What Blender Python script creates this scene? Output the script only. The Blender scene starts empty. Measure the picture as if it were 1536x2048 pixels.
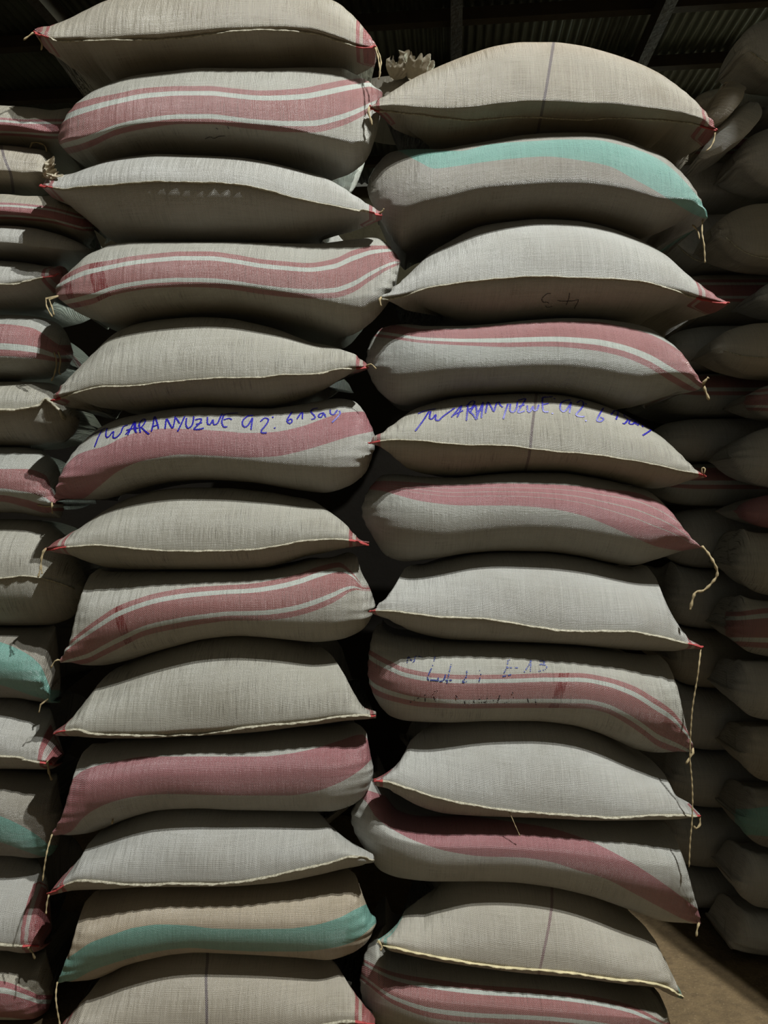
import bpy, math, random
import numpy as np
from mathutils import Vector, Euler, Matrix
from mathutils.bvhtree import BVHTree

SC = bpy.context.scene
COL = SC.collection
F = 2048 * 26.0 / 36.0          # focal length in pixels of the 1536x2048 frame
CZ = 1.506                      # eye height above the dirt floor

# ------------------------------------------------------------------ camera, world, lights, exposure
cam_d = bpy.data.cameras.new('camera')
cam_d.sensor_fit = 'VERTICAL'; cam_d.sensor_height = 36.0; cam_d.sensor_width = 27.0; cam_d.lens = 26.0
cam_d.clip_start = 0.05; cam_d.clip_end = 100
cam = bpy.data.objects.new('camera', cam_d); COL.objects.link(cam)
cam.location = (0, 0, CZ); cam.rotation_euler = (math.pi / 2, 0, 0)
SC.camera = cam

SC.view_settings.view_transform = 'Standard'; SC.view_settings.look = 'None'
SC.view_settings.gamma = 1.0; SC.view_settings.use_curve_mapping = False
SC.view_settings.exposure = 0.0

world = bpy.data.worlds.new('world'); SC.world = world; world.use_nodes = True
bg = world.node_tree.nodes['Background']
bg.inputs[0].default_value = (0.95, 0.95, 0.80, 1); bg.inputs[1].default_value = 0.09

def lamp(name, loc, power, col, radius):
    d = bpy.data.lights.new(name, 'POINT'); d.energy = power; d.color = col; d.shadow_soft_size = radius
    o = bpy.data.objects.new(name, d); COL.objects.link(o); o.location = loc
    return o
# two bulbs of the tall yard lamp shining in over the open front, behind the photographer's right shoulder
lamp('yard_lamp', (2.35, -0.55, 7.5), 2350, (0.98, 1.0, 0.975), 0.035)
lamp('yard_lamp', (2.38, -0.95, 7.5), 940, (0.98, 1.0, 0.975), 0.035)

# ------------------------------------------------------------------ helpers
def lin(r, g, b):
    f = lambda c: (c / 12.92 if c <= 0.04045 else ((c + 0.055) / 1.055) ** 2.4)
    return (f(r / 255), f(g / 255), f(b / 255), 1)

def P(x, y, Y):
    return Vector(((x - 768) / F * Y, Y, CZ - (y - 1024) / F * Y))

def pchip(pts):
    pts = sorted(pts); xs = []; ys = []
    for x, y in pts:
        if xs and x - xs[-1] < 0.5: x = xs[-1] + 0.5
        xs.append(float(x)); ys.append(float(y))
    xs = np.array(xs); ys = np.array(ys)
    h = np.diff(xs); d = np.diff(ys) / h
    m = np.zeros_like(xs); m[0] = d[0]; m[-1] = d[-1]
    for i in range(1, len(xs) - 1):
        if d[i - 1] * d[i] > 0:
            w1 = 2 * h[i] + h[i - 1]; w2 = h[i] + 2 * h[i - 1]
            m[i] = (w1 + w2) / (w1 / d[i - 1] + w2 / d[i])
    def ev(x):
        x = np.clip(np.asarray(x, float), xs[0], xs[-1])
        i = np.clip(np.searchsorted(xs, x) - 1, 0, len(xs) - 2)
        t = (x - xs[i]) / h[i]
        return ((2 * t**3 - 3 * t**2 + 1) * ys[i] + (t**3 - 2 * t**2 + t) * h[i] * m[i]
                + (-2 * t**3 + 3 * t**2) * ys[i + 1] + (t**3 - t**2) * h[i] * m[i + 1])
    return ev

def link(name, mesh, mat, parent=None):
    o = bpy.data.objects.new(name, mesh); COL.objects.link(o)
    if mat: mesh.materials.append(mat)
    if parent: o.parent = parent
    return o

def mesh_from(name, verts, faces, smooth=True):
    me = bpy.data.meshes.new(name)
    me.from_pydata([tuple(v) for v in verts], [], [tuple(f) for f in faces])
    me.update()
    if smooth: me.polygons.foreach_set('use_smooth', [True] * len(me.polygons))
    return me

def thing(name, label, cat, loc, group=None):
    o = bpy.data.objects.new(name, None); COL.objects.link(o)
    o.location = loc; o.empty_display_size = 0.1
    o['label'] = label; o['category'] = cat
    if group: o['group'] = group
    return o

def struct(name, me, mat):
    o = link(name, me, mat); o['kind'] = 'structure'; return o

def box_vf(c, s, R=None):
    vs = [Vector((sx * s[0] / 2, sy * s[1] / 2, sz * s[2] / 2)) for sx in (-1, 1) for sy in (-1, 1) for sz in (-1, 1)]
    if R: vs = [R @ v for v in vs]
    vs = [v + Vector(c) for v in vs]
    return vs, [(0, 1, 3, 2), (4, 6, 7, 5), (0, 4, 5, 1), (2, 3, 7, 6), (0, 2, 6, 4), (1, 5, 7, 3)]

def tube_vf(pts, rad, n=7, flat=1.0, up=None):
    """closed tube along points; rad number or list; flat squashes the section along 'up'."""
    pts = [Vector(p) for p in pts]; V = []; Fc = []
    if not hasattr(rad, '__len__'): rad = [rad] * len(pts)
    prev = None
    for i, p in enumerate(pts):
        t = (pts[min(i + 1, len(pts) - 1)] - pts[max(i - 1, 0)])
        if t.length < 1e-9: t = Vector((1, 0, 0))
        t.normalize()
        a = (up[i] if isinstance(up, list) else (up or prev or Vector((0.31, -0.9, 0.2))))
        a = a - t * a.dot(t)
        if a.length < 1e-6: a = t.orthogonal()
        a.normalize(); b = t.cross(a); prev = a
        for k in range(n):
            th = 2 * math.pi * k / n
            V.append(p + a * (rad[i] * flat * math.cos(th)) + b * (rad[i] * math.sin(th)))
    for i in range(len(pts) - 1):
        for k in range(n):
            k2 = (k + 1) % n
            Fc.append((i * n + k, i * n + k2, (i + 1) * n + k2, (i + 1) * n + k))
    Fc.append(tuple(range(n - 1, -1, -1))); Fc.append(tuple((len(pts) - 1) * n + k for k in range(n)))
    return V, Fc

def smooth_line(pts, step=2.0):
    """Catmull-Rom through pixel points (any dimension)."""
    pts = [Vector(p) if len(p) == 3 else Vector((p[0], p[1], 0)) for p in pts]
    if len(pts) == 1: pts = [pts[0], pts[0] + Vector((3, 2, 0))]
    out = []
    for i in range(len(pts) - 1):
        p0 = pts[max(i - 1, 0)]; p1 = pts[i]; p2 = pts[i + 1]; p3 = pts[min(i + 2, len(pts) - 1)]
        n = max(2, int((p2 - p1).length / step))
        for k in range(n):
            t = k / n
            out.append(0.5 * ((2 * p1) + (p2 - p0) * t + (2 * p0 - 5 * p1 + 4 * p2 - p3) * t * t + (3 * p1 - p0 - 3 * p2 + p3) * t**3))
    out.append(pts[-1])
    return out

# ------------------------------------------------------------------ materials
class NT:
    def __init__(self, name):
        self.m = bpy.data.materials.new(name); self.m.use_nodes = True
        self.t = self.m.node_tree; self.t.nodes.clear()
        self.out = self.n('ShaderNodeOutputMaterial'); self.b = self.n('ShaderNodeBsdfPrincipled')
        self.t.links.new(self.b.outputs[0], self.out.inputs[0])
    def n(self, kind, **kw):
        nd = self.t.nodes.new(kind)
        for k, v in kw.items(): setattr(nd, k, v)
        return nd
    def set(self, sock, v):
        if isinstance(v, bpy.types.NodeSocket): self.t.links.new(v, sock)
        else: sock.default_value = v
    def math(self, op, a, b=0.0, c=None, clamp=False):
        nd = self.n('ShaderNodeMath', operation=op); nd.use_clamp = clamp
        self.set(nd.inputs[0], a); self.set(nd.inputs[1], b)
        if c is not None: self.set(nd.inputs[2], c)
        return nd.outputs[0]
    def mix(self, f, a, b, bt='MIX'):
        nd = self.n('ShaderNodeMix', data_type='RGBA', blend_type=bt)
        self.set(nd.inputs[0], f); self.set(nd.inputs[6], a); self.set(nd.inputs[7], b)
        return nd.outputs[2]
    def attr(self, name):
        return self.n('ShaderNodeAttribute', attribute_name=name).outputs['Fac']
    def noise(self, vec, scale, detail=2.0, rough=0.5):
        nd = self.n('ShaderNodeTexNoise'); self.set(nd.inputs['Vector'], vec)
        nd.inputs['Scale'].default_value = scale; nd.inputs['Detail'].default_value = detail
        nd.inputs['Roughness'].default_value = rough
        return nd.outputs[0]
    def mapping(self, vec, scale, loc=(0, 0, 0)):
        nd = self.n('ShaderNodeMapping'); self.set(nd.inputs[0], vec)
        nd.inputs['Scale'].default_value = scale; nd.inputs['Location'].default_value = loc
        return nd.outputs[0]
    def maprange(self, v, a, b, c=0.0, d=1.0):
        nd = self.n('ShaderNodeMapRange'); self.set(nd.inputs[0], v)
        for i, q in enumerate((a, b, c, d)): nd.inputs[i + 1].default_value = q
        return nd.outputs[0]

PITCH = 0.0024   # width of one woven tape

PATTERNS = {
    'none': [],
    'triple': [(0, .13), (.25, .74), (.86, 1)],
    'single': [(0, 1)],
    'double': [(0, .60), (.80, 1)],
    'lines': [(0, .17), (.19, .36), (.385, .56), (.58, 1)],
}

def fabric(name, base, stripe, pattern, dots=0.62, end_col=None, thread_col=None, dirt=0.25, loose=0.5, wrinkle=0.45, grain=0.12):
    m = NT(name); t = m.t
    uv = m.n('ShaderNodeUVMap', uv_map='weave').outputs[0]
    sep = m.n('ShaderNodeSeparateXYZ'); m.set(sep.inputs[0], uv)
    info = m.n('ShaderNodeObjectInfo')
    rnd = info.outputs['Random']
    # slight waver of the tapes
    wob = m.noise(m.mapping(uv, (14, 14, 1)), 1.0, 2)
    u = m.math('ADD', sep.outputs[0], m.math('MULTIPLY', wob, 0.004))
    v = m.math('ADD', sep.outputs[1], m.math('MULTIPLY', wob, 0.003))
    su = m.math('SINE', m.math('MULTIPLY', u, math.pi / PITCH))
    sv = m.math('SINE', m.math('MULTIPLY', v, math.pi / PITCH))
    chk = m.math('MULTIPLY', su, sv)                      # +1 / -1 checker of tapes
    over = m.maprange(chk, -0.25, 0.25)                    # 1 where the cross tape lies on top
    # tape to tape tone
    tu = m.noise(m.mapping(uv, (420, 7, 1)), 1.0, 1)
    tv = m.noise(m.mapping(uv, (7, 420, 1)), 1.0, 1)
    tone = m.math('MULTIPLY', m.math('ADD', tu, tv), 0.5)
    tone = m.maprange(tone, 0.3, 0.7, 0.80, 1.08)
    # pulled, gappy tapes: dark slits across the sack, in patches and towards the ends
    patch = m.noise(m.mapping(uv, (5, 7, 1), (3, 1, 0)), 1.0, 2)
    ends = m.attr('ends')
    slit = m.noise(m.mapping(uv, (520, 14, 1), (1, 7, 0)), 1.0, 2)
    gapw = m.math('ADD', m.maprange(patch, 0.48, 0.64, 0.0, 0.8 * loose), m.math('MULTIPLY', ends, 0.6 * loose))
    gap = m.math('MULTIPLY', m.math('MULTIPLY', m.maprange(slit, 0.57, 0.62), m.maprange(chk, -0.6, 0.3, 1.0, 0.35)), gapw, clamp=True)
    # broad dirt of handling
    dn = m.noise(m.mapping(uv, (4.5, 6, 1)), 1.0, 4, 0.6)
    dcol = m.mix(m.math('MULTIPLY', m.maprange(dn, 0.40, 0.75), dirt), base, lin(134, 122, 98))
    up = m.math('MULTIPLY', m.attr('dust'), 1.0)
    dcol = m.mix(up, dcol, lin(168, 140, 104))
    col = dcol
    if pattern != 'none':
        band = m.attr('band')
        mask = None
        for a, b in PATTERNS[pattern]:
            q = m.math('MULTIPLY', m.math('GREATER_THAN', band, a), m.math('LESS_THAN', band, b))
            mask = q if mask is None else m.math('MAXIMUM', mask, q)
        inside = m.math('MULTIPLY', m.math('GREATER_THAN', band, 0.0), m.math('LESS_THAN', band, 1.0))
        if pattern in ('triple', 'double'):
            col = m.mix(m.math('MULTIPLY', inside, 0.8), col, lin(196, 204, 196))
        solid = m.math('GREATER_THAN', m.attr('weft'), 0.0)
        wn = m.noise(m.mapping(uv, (500, 18, 1)), 1.0, 1)
        solid = m.math('MULTIPLY', solid, m.maprange(wn, 0.40, 0.46))
        dot = m.math('MULTIPLY', m.maprange(chk, -0.12, 0.20), m.math('SUBTRACT', 1.0, solid))
        dot = m.math('MULTIPLY', dot, dots)
        dark = (stripe[0] * .62, stripe[1] * .10, stripe[2] * .22, 1)
        sc_ = m.mix(solid, stripe, dark)
        scol = m.mix(dot, sc_, dcol)
        col = m.mix(mask, col, scol)
    if end_col:
        e = m.math('GREATER_THAN', m.attr('endm'), 0.0)
        ecol = m.mix(m.math('MULTIPLY', over, 0.38), end_col, dcol)
        e1 = m.math('MULTIPLY', m.math('LESS_THAN', m.attr('endm'), 0.14), m.math('GREATER_THAN', m.attr('endm'), 0.07))
        e = m.math('MULTIPLY', e, m.math('SUBTRACT', 1.0, m.math('MULTIPLY', e1, 0.8)))
        col = m.mix(e, col, ecol)
    if thread_col:
        tl = m.math('LESS_THAN', m.math('ABSOLUTE', m.attr('thread')), 1.0)
        col = m.mix(m.math('MULTIPLY', tl, m.math('ADD', 0.30, m.math('MULTIPLY', over, 0.70))), col, thread_col)
    mul = m.n('ShaderNodeMix', data_type='RGBA', blend_type='MULTIPLY'); mul.inputs[0].default_value = 1
    m.set(mul.inputs[6], col)
    cmb = m.n('ShaderNodeCombineXYZ')
    for i in range(3): m.set(cmb.inputs[i], tone)
    m.set(mul.inputs[7], cmb.outputs[0])
    wv2 = m.mix(m.math('MULTIPLY', m.math('SUBTRACT', 1.0, over), 0.34), mul.outputs[2], lin(96, 88, 72))
    col = m.mix(gap, wv2, lin(48, 38, 26))
    m.set(m.b.inputs['Base Color'], col)
    m.set(m.b.inputs['Roughness'], m.maprange(tone, 0.8, 1.08, 0.26, 0.40))
    m.b.inputs['Specular IOR Level'].default_value = 1.0
    # bumps: weave, wrinkles across the sack, pebbly grain inside
    b1 = m.n('ShaderNodeBump'); b1.inputs['Distance'].default_value = 0.0014; b1.inputs['Strength'].default_value = 1.0
    m.set(b1.inputs['Height'], m.math('ADD', m.math('MULTIPLY', m.math('ABSOLUTE', chk), m.math('MULTIPLY_ADD', over, 0.6, 0.4)), m.math('MULTIPLY', tone, 0.6)))
    wr = m.noise(m.mapping(uv, (75, 9, 1), (5, 2, 0)), 1.0, 2)
    b2 = m.n('ShaderNodeBump'); b2.inputs['Distance'].default_value = 0.0075
    m.set(b2.inputs['Strength'], m.math('ADD', wrinkle, m.math('MULTIPLY', ends, 0.4), clamp=True))
    m.set(b2.inputs['Height'], wr)
    gr = m.noise(m.mapping(uv, (95, 95, 1)), 1.0, 1)
    gr = m.maprange(gr, 0.50, 0.85)
    b3 = m.n('ShaderNodeBump'); b3.inputs['Distance'].default_value = 0.003; b3.inputs['Strength'].default_value = grain
    m.set(b3.inputs['Height'], gr)
    t.links.new(b3.outputs[0], b2.inputs['Normal']); t.links.new(b2.outputs[0], b1.inputs['Normal'])
    t.links.new(b1.outputs[0], m.b.inputs['Normal'])
    return m.m

def plain(name, col, rough=0.7, bump=None, metal=0.0, var=0.0, bscale=40):
    m = NT(name)
    gc = m.n('ShaderNodeTexCoord').outputs['Object']
    if var:
        nz = m.noise(gc, bscale * 0.25, 4)
        col_s = m.mix(m.maprange(nz, 0.3, 0.7), tuple(c * (1 - var) for c in col[:3]) + (1,), tuple(min(1, c * (1 + var)) for c in col[:3]) + (1,))
        m.set(m.b.inputs['Base Color'], col_s)
    else: m.b.inputs['Base Color'].default_value = col
    m.b.inputs['Roughness'].default_value = rough; m.b.inputs['Metallic'].default_value = metal
    if bump:
        b = m.n('ShaderNodeBump'); b.inputs['Distance'].default_value = bump; b.inputs['Strength'].default_value = 0.8
        m.set(b.inputs['Height'], m.noise(gc, bscale, 5, 0.6)); m.t.links.new(b.outputs[0], m.b.inputs['Normal'])
    return m.m

WHITE = lin(190, 190, 184); CREAM = lin(180, 173, 157); GREY = lin(174, 177, 171)
RED = lin(150, 38, 56); PINK = lin(166, 76, 92); TEAL = lin(112, 172, 160); MAUVE = lin(156, 60, 80)
M = {
    'plain_red': fabric('woven_white_red_corner', WHITE, RED, 'none', end_col=RED),
    'plain_cream': fabric('woven_cream_red_corner', CREAM, RED, 'none', end_col=RED, thread_col=lin(58, 42, 72), dirt=0.5, wrinkle=0.6),
    'plain_line': fabric('woven_white_line', lin(190, 182, 166), RED, 'none', end_col=RED, thread_col=lin(58, 42, 72)),
    'plain_teal': fabric('woven_white_teal_corner', lin(190, 184, 170), TEAL, 'none', end_col=TEAL, thread_col=lin(110, 70, 84)),
    'gappy_red': fabric('woven_loose_red_corner', lin(182, 180, 168), RED, 'none', end_col=RED, loose=1.3),
    'gappy_line': fabric('woven_loose_line', lin(182, 179, 166), RED, 'none', end_col=RED, thread_col=lin(66, 36, 60), loose=1.2),
    'triple': fabric('woven_triple_red', lin(184, 183, 173), RED, 'triple', loose=1.0, wrinkle=0.38, grain=0.12),
    'single': fabric('woven_wide_pink', lin(182, 182, 175), MAUVE, 'single', dots=0.52, wrinkle=0.33, grain=0.14),
    'double': fabric('woven_pink_double', GREY, RED, 'double', dots=0.60, wrinkle=0.25, grain=0.24),
    'lines': fabric('woven_pink_lines', lin(168, 169, 161), PINK, 'lines', dots=0.55, wrinkle=0.25, grain=0.21),
    'teal': fabric('woven_teal', lin(154, 150, 140), TEAL, 'single', dots=0.20, wrinkle=0.25, grain=0.28),
    'teal_beige': fabric('woven_beige_teal', lin(192, 178, 156), TEAL, 'single', dots=0.16, wrinkle=0.3, grain=0.12),
    'bg_red': fabric('woven_background_red', lin(180, 174, 158), MAUVE, 'triple', dots=0.4),
    'hem': None,
}
def hem_mat():
    m = NT('sewn_hem')
    uv = m.n('ShaderNodeTexCoord').outputs['Object']
    nz = m.noise(m.mapping(uv, (160, 160, 160)), 1.0, 3)
    col = m.mix(m.maprange(nz, 0.3, 0.7), lin(120, 114, 96), lin(178, 172, 152))
    e = m.math('GREATER_THAN', m.attr('endm'), 0.0)
    col = m.mix(e, col, m.mix(nz, lin(120, 30, 34), lin(190, 78, 74)))
    m.set(m.b.inputs['Base Color'], col); m.b.inputs['Roughness'].default_value = 0.7
    b = m.n('ShaderNodeBump'); b.inputs['Distance'].default_value = 0.002
    m.set(b.inputs['Height'], nz); m.t.links.new(b.outputs[0], m.b.inputs['Normal'])
    return m.m
M['hem'] = hem_mat()
M['hem_teal'] = plain('sewn_hem_pale', lin(190, 178, 140), 0.7, 0.002, bscale=160, var=0.25)
M['twine'] = plain('sisal_twine', lin(152, 136, 102), 0.8, 0.001, bscale=300, var=0.25)
M['ink'] = plain('blue_marker_ink', lin(26, 20, 140), 0.45)
M['ink_dark'] = plain('faded_black_ink', lin(40, 34, 40), 0.6)
M['ink_old'] = plain('faded_blue_ink', lin(48, 60, 120), 0.6)
M['ruffle'] = plain('crumpled_sack_mouth', lin(178, 168, 146), 0.6, 0.008, bscale=45, var=0.2)

# ------------------------------------------------------------------ the warehouse
BR = math.radians(-5.3)      # the building stands turned a little from the stack
def brot(v):
    return Matrix.Rotation(BR, 3, 'Z') @ Vector(v)

def floor_mat():
    m = NT('packed_earth')
    c = m.n('ShaderNodeTexCoord').outputs['Object']
    n1 = m.noise(c, 2.2, 6, 0.62); n2 = m.noise(c, 28, 5, 0.6); n3 = m.noise(c, 160, 2)
    col = m.mix(m.maprange(n1, 0.3, 0.7), lin(88, 72, 48), lin(116, 97, 68))
    col = m.mix(m.maprange(n2, 0.45, 0.75, 0, 0.5), col, lin(66, 53, 36))
    col = m.mix(m.maprange(n3, 0.62, 0.72, 0, 0.6), col, lin(140, 122, 92))
    m.set(m.b.inputs['Base Color'], col); m.b.inputs['Roughness'].default_value = 0.95
    b = m.n('ShaderNodeBump'); b.inputs['Distance'].default_value = 0.02; b.inputs['Strength'].default_value = 0.7
    m.set(b.inputs['Height'], m.math('ADD', n2, m.math('MULTIPLY', n1, 0.8)))
    m.t.links.new(b.outputs[0], m.b.inputs['Normal'])
    return m.m
rg = np.random.RandomState(3)
def build_floor():
    xs = np.concatenate([np.linspace(-7, 0.9, 14)[:-1], np.linspace(0.9, 1.8, 60), np.linspace(1.8, 7, 9)[1:]])
    ys = np.concatenate([np.linspace(-5, 1.9, 12)[:-1], np.linspace(1.9, 3.0, 70), np.linspace(3.0, 9.5, 10)[1:]])
    ph = rg.rand(8, 3) * 6.28; V = []
    for y in ys:
        for x in xs:
            z = sum(0.004 / (1 + k * .5) * math.sin((3 + 3 * k) * x * math.cos(ph[k, 0]) + (3 + 3 * k) * y * math.sin(ph[k, 0]) + ph[k, 1]) for k in range(8))
            V.append((x, y, z - 0.012))
    n = len(xs)
    Fc = [(j * n + i, j * n + i + 1, (j + 1) * n + i + 1, (j + 1) * n + i) for j in range(len(ys) - 1) for i in range(n - 1)]
    struct('floor', mesh_from('floor', V, Fc), floor_mat())
build_floor()

def roof_mat():
    m = NT('zinc_roof_sheet')
    c = m.n('ShaderNodeTexCoord').outputs['Object']
    n1 = m.noise(c, 1.4, 5, 0.6)
    col = m.mix(m.maprange(n1, 0.35, 0.7), lin(92, 98, 92), lin(54, 50, 44))
    m.set(m.b.inputs['Base Color'], col); m.b.inputs['Metallic'].default_value = 0.6; m.b.inputs['Roughness'].default_value = 0.42
    return m.m
ROOF_A, ROOF_T = 5.24, 0.05
def build_roof():
    pitch = 0.076; k = 6
    xs = np.arange(-6.5, 6.5, pitch / k); ys = [1.0, 3, 5, 7, 9.4]
    V = []
    for y in ys:
        for x in xs:
            p = brot((x, y, 0)); V.append((p.x, p.y, ROOF_A + ROOF_T * y + 0.013 * math.sin(2 * math.pi * x / pitch)))
    n = len(xs)
    Fc = [(j * n + i, j * n + i + 1, (j + 1) * n + i + 1, (j + 1) * n + i) for j in range(len(ys) - 1) for i in range(n - 1)]
    struct('ceiling', mesh_from('ceiling', V, Fc), roof_mat())
    wood = plain('dark_roof_timber', lin(46, 37, 26), 0.9, 0.004, var=0.3, bscale=20)
    R = Matrix.Rotation(BR, 3, 'Z')
    for i, y in enumerate((4.3, 5.15, 5.95, 6.8, 7.65, 8.6)):
        c = brot((0, y, 0)); c.z = ROOF_A + ROOF_T * y - 0.018 - 0.05
        v, f = box_vf(c, (12.9, 0.075, 0.10), R)
        struct('trim_%d' % (i + 1), mesh_from('purlin', v, f, False), wood)
    R2 = R @ Matrix.Rotation(math.atan(ROOF_T), 3, 'X')
    for i, x in enumerate((-4.62, -3.04, -1.46, 0.03, 1.60, 3.18, 4.76)):
        c = brot((x, 5.2, 0)); c.z = ROOF_A + ROOF_T * 5.2 - 0.018 - 0.10 - 0.075
        v, f = box_vf(c, (0.09, 8.4, 0.15), R2)
        struct('trim_%d' % (i + 7), mesh_from('rafter', v, f, False), wood)
build_roof()

def build_walls():
    wm = plain('rough_mud_plaster', lin(96, 84, 66), 0.95, 0.01, var=0.25, bscale=8)
    R = Matrix.Rotation(BR, 3, 'Z')
    for nm, c, s in (('wall_back', (0, 9.45, 2.8), (13.2, 0.2, 5.7)), ('wall_left', (-6.5, 2.6, 2.6), (0.2, 13.6, 5.2)), ('wall_right', (6.5, 2.6, 2.4), (0.2, 13.6, 4.9))):
        cc = R @ Vector(c); v, f = box_vf(cc, s, R)
        struct(nm, mesh_from(nm, v, f, False), wm)
    v, f = box_vf(R @ Vector((-1.9, 3.75, 1.3)), (9.0, 0.2, 2.6), R)  # unseen wall added behind the stacks to block stray light
    struct('light_block_wall', mesh_from('light_block_wall', v, f, False), plain('gap_shade_partition', lin(38, 33, 26), 0.95, 0.006, var=0.3, bscale=10))  # near-black colour puts the shade of the gap between the stacks into the wall
    # unseen glow panel added high on the right, in place of daylight on the roof ribs
    m = NT('rib_light_glow'); m.b.inputs['Base Color'].default_value = (0.8, 0.85, 0.8, 1)
    m.b.inputs['Emission Color'].default_value = (0.86, 1.0, 0.88, 1); m.b.inputs['Emission Strength'].default_value = 170.0
    v, f = box_vf(R @ Vector((6.42, 7.6, 5.1)), (0.04, 3.2, 0.42), R)
    struct('rib_light_panel_1', mesh_from('rib_light_panel', v, f, False), m.m)
build_walls()

# ------------------------------------------------------------------ sack mesh
NF, NT_, NB = 44, 7, 12          # front, flat, back samples round a section
CO = np.linspace(math.pi / 2, -math.pi / 2, NF)

def profile_front(zt, zn, zb, yf, D, kp=1.0):
    s = np.sin(CO)[None, :]; c = np.abs(np.cos(CO))[None, :]
    up = s >= 0
    Z = np.where(up, zn[:, None] + (zt - zn)[:, None] * np.abs(s), zn[:, None] - (zn - zb)[:, None] * np.abs(s))
    Y = (yf + D)[:, None] - D[:, None] * c ** np.asarray(kp)[:, None]
    return Y, Z

def build_section_mesh(X, zt, zn, zb, yf, D, depth, kp, rng, concave=(0.05, 0.05), push=(0, 0), start=(0.22, 0.22)):
    """grid of (n sections) x (points round); returns verts (n,m,3)."""
    n = len(X)
    Y, Z = profile_front(zt, zn, zb, yf, D, kp)
    yb = yf * 0 + depth
    zm = 0.5 * (zt + zb)
    Db = np.minimum(D, 0.13)
    # bottom flat to the back, back curve up, top flat to the front
    tf = np.linspace(0, 1, NT_ + 2)[1:-1][None, :]
    y0 = (yf + D)[:, None]; y1 = (yb - Db)[:, None]
    y1 = np.maximum(y1, y0 + 0.01)
    Yb1 = y0 + (y1 - y0) * tf; Zb1 = np.repeat(zb[:, None], NT_, 1)
    ph = np.linspace(-math.pi / 2, math.pi / 2, NB)[None, :]
    Yk = y1 + Db[:, None] * np.cos(ph)
    Zk = zm[:, None] + np.where(ph >= 0, (zt - zm)[:, None], (zm - zb)[:, None]) * np.sin(ph)
    Yt1 = y1 + (y0 - y1) * tf; Zt1 = np.repeat(zt[:, None], NT_, 1)
    YY = np.concatenate([Y, Yb1, Yk, Yt1], 1); ZZ = np.concatenate([Z, Zb1, Zk, Zt1], 1)
    XX = np.repeat(X[:, None], YY.shape[1], 1)
    # soft lumps on the free front face
    w = np.zeros_like(YY); w[:, :NF] = np.cos(CO)[None, :] ** 1.5
    hh = np.clip((zt - zb) / 0.12, 0, 1)[:, None]
    lump = np.zeros_like(YY)
    for k in range(7):
        a, b, p = rng.uniform(4, 26), rng.uniform(6, 26), rng.uniform(0, 6.28)
        lump += np.sin(a * XX + b * ZZ + p) / (3 + 0.5 * a)
    YY = YY - lump * w * 0.007 * hh
    # gathers running in from the ends
    xl, xr = X[0], X[-1]
    for xe, am in ((xl, 1), (xr, 1)):
        d = np.abs(XX - xe); g = np.exp(-d / 0.05) * w
        ZZ = ZZ + g * 0.0035 * np.sin(ZZ * 260 + rng.uniform(0, 6))
        YY = YY + g * 0.005 * np.sin(ZZ * 210 + rng.uniform(0, 6))
    # ends hollow between front and back corner
    q = np.clip((YY - yf.min()) / max(depth - yf.min(), 1e-3), 0, 1)
    c0, c1 = concave; f0, f1 = max(0.07, 1.5 * c0), max(0.07, 1.5 * c1)
    q2 = np.clip((q - start[1]) / (1 - start[1]), 0, 1); q1 = np.clip((q - start[0]) / (1 - start[0]), 0, 1)
    XX = XX + c0 * np.sin(math.pi * q1) ** 0.7 * np.exp(-(XX - xl) / f0) - c1 * np.sin(math.pi * q2) * np.exp(-(xr - XX) / f1)
    # the pinched end edge is thinner between the corners, and leans away from the neighbouring stack
    zmid = 0.5 * (zt + zb)[:, None]
    dd = np.minimum(X - xl, xr - X)[:, None]
    ZZ = zmid + (ZZ - zmid) * (1 - 0.45 * np.exp(-dd / 0.10) * np.clip((q - 0.30) / 0.2, 0, 1))
    dp = np.clip((YY - yf.min() - 0.13) / 0.10, 0, 1)
    XX = XX + push[0] * dp * np.exp(-((X - xl)[:, None]) / max(0.12, 1.5 * push[0])) - push[1] * dp * np.exp(-((xr - X)[:, None]) / max(0.12, 1.5 * push[1]))
    return np.stack([XX, YY, ZZ], 2)

def finish_mesh(name, G, attrs):
    n, m, _ = G.shape
    V = G.reshape(-1, 3)
    idx = np.arange(n * m).reshape(n, m)
    a = idx[:-1]; b = idx[1:]
    a2 = np.roll(a, -1, 1); b2 = np.roll(b, -1, 1)
    quads = np.stack([a, a2, b2, b], 2).reshape(-1, 4)
    me = bpy.data.meshes.new(name)
    nv = len(V); nq = len(quads)
    caps = [idx[0][::-1], idx[-1]]
    loops = np.concatenate([quads.reshape(-1), caps[0], caps[1]])
    starts = np.concatenate([np.arange(nq) * 4, [nq * 4, nq * 4 + m]])
    me.vertices.add(nv); me.vertices.foreach_set('co', V.astype(np.float32).reshape(-1))
    me.loops.add(len(loops)); me.loops.foreach_set('vertex_index', loops.astype(np.int32))
    me.polygons.add(nq + 2); me.polygons.foreach_set('loop_start', starts.astype(np.int32))
    me.polygons.foreach_set('use_smooth', np.ones(nq + 2, bool))
    me.update(calc_edges=True); me.validate()
    # weave uv: metres along, metres round from the nose
    dz = np.sqrt(((G - np.roll(G, 1, 1)) ** 2).sum(2)); dz[:, 0] = 0
    arc = np.cumsum(dz, 1); arc = arc - arc[:, NF // 2][:, None]
    uvv = np.stack([G[:, :, 0] + 0 * arc, arc], 2).reshape(-1, 2)
    lay = me.uv_layers.new(name='weave')
    li = np.zeros(len(me.loops), np.int32); me.loops.foreach_get('vertex_index', li)
    lay.data.foreach_set('uv', uvv[li].astype(np.float32).reshape(-1))
    for k, val in attrs.items():
        at = me.attributes.new(k, 'FLOAT', 'POINT')
        at.data.foreach_set('value', np.ascontiguousarray(val, np.float32).reshape(-1))
    return me

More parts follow.
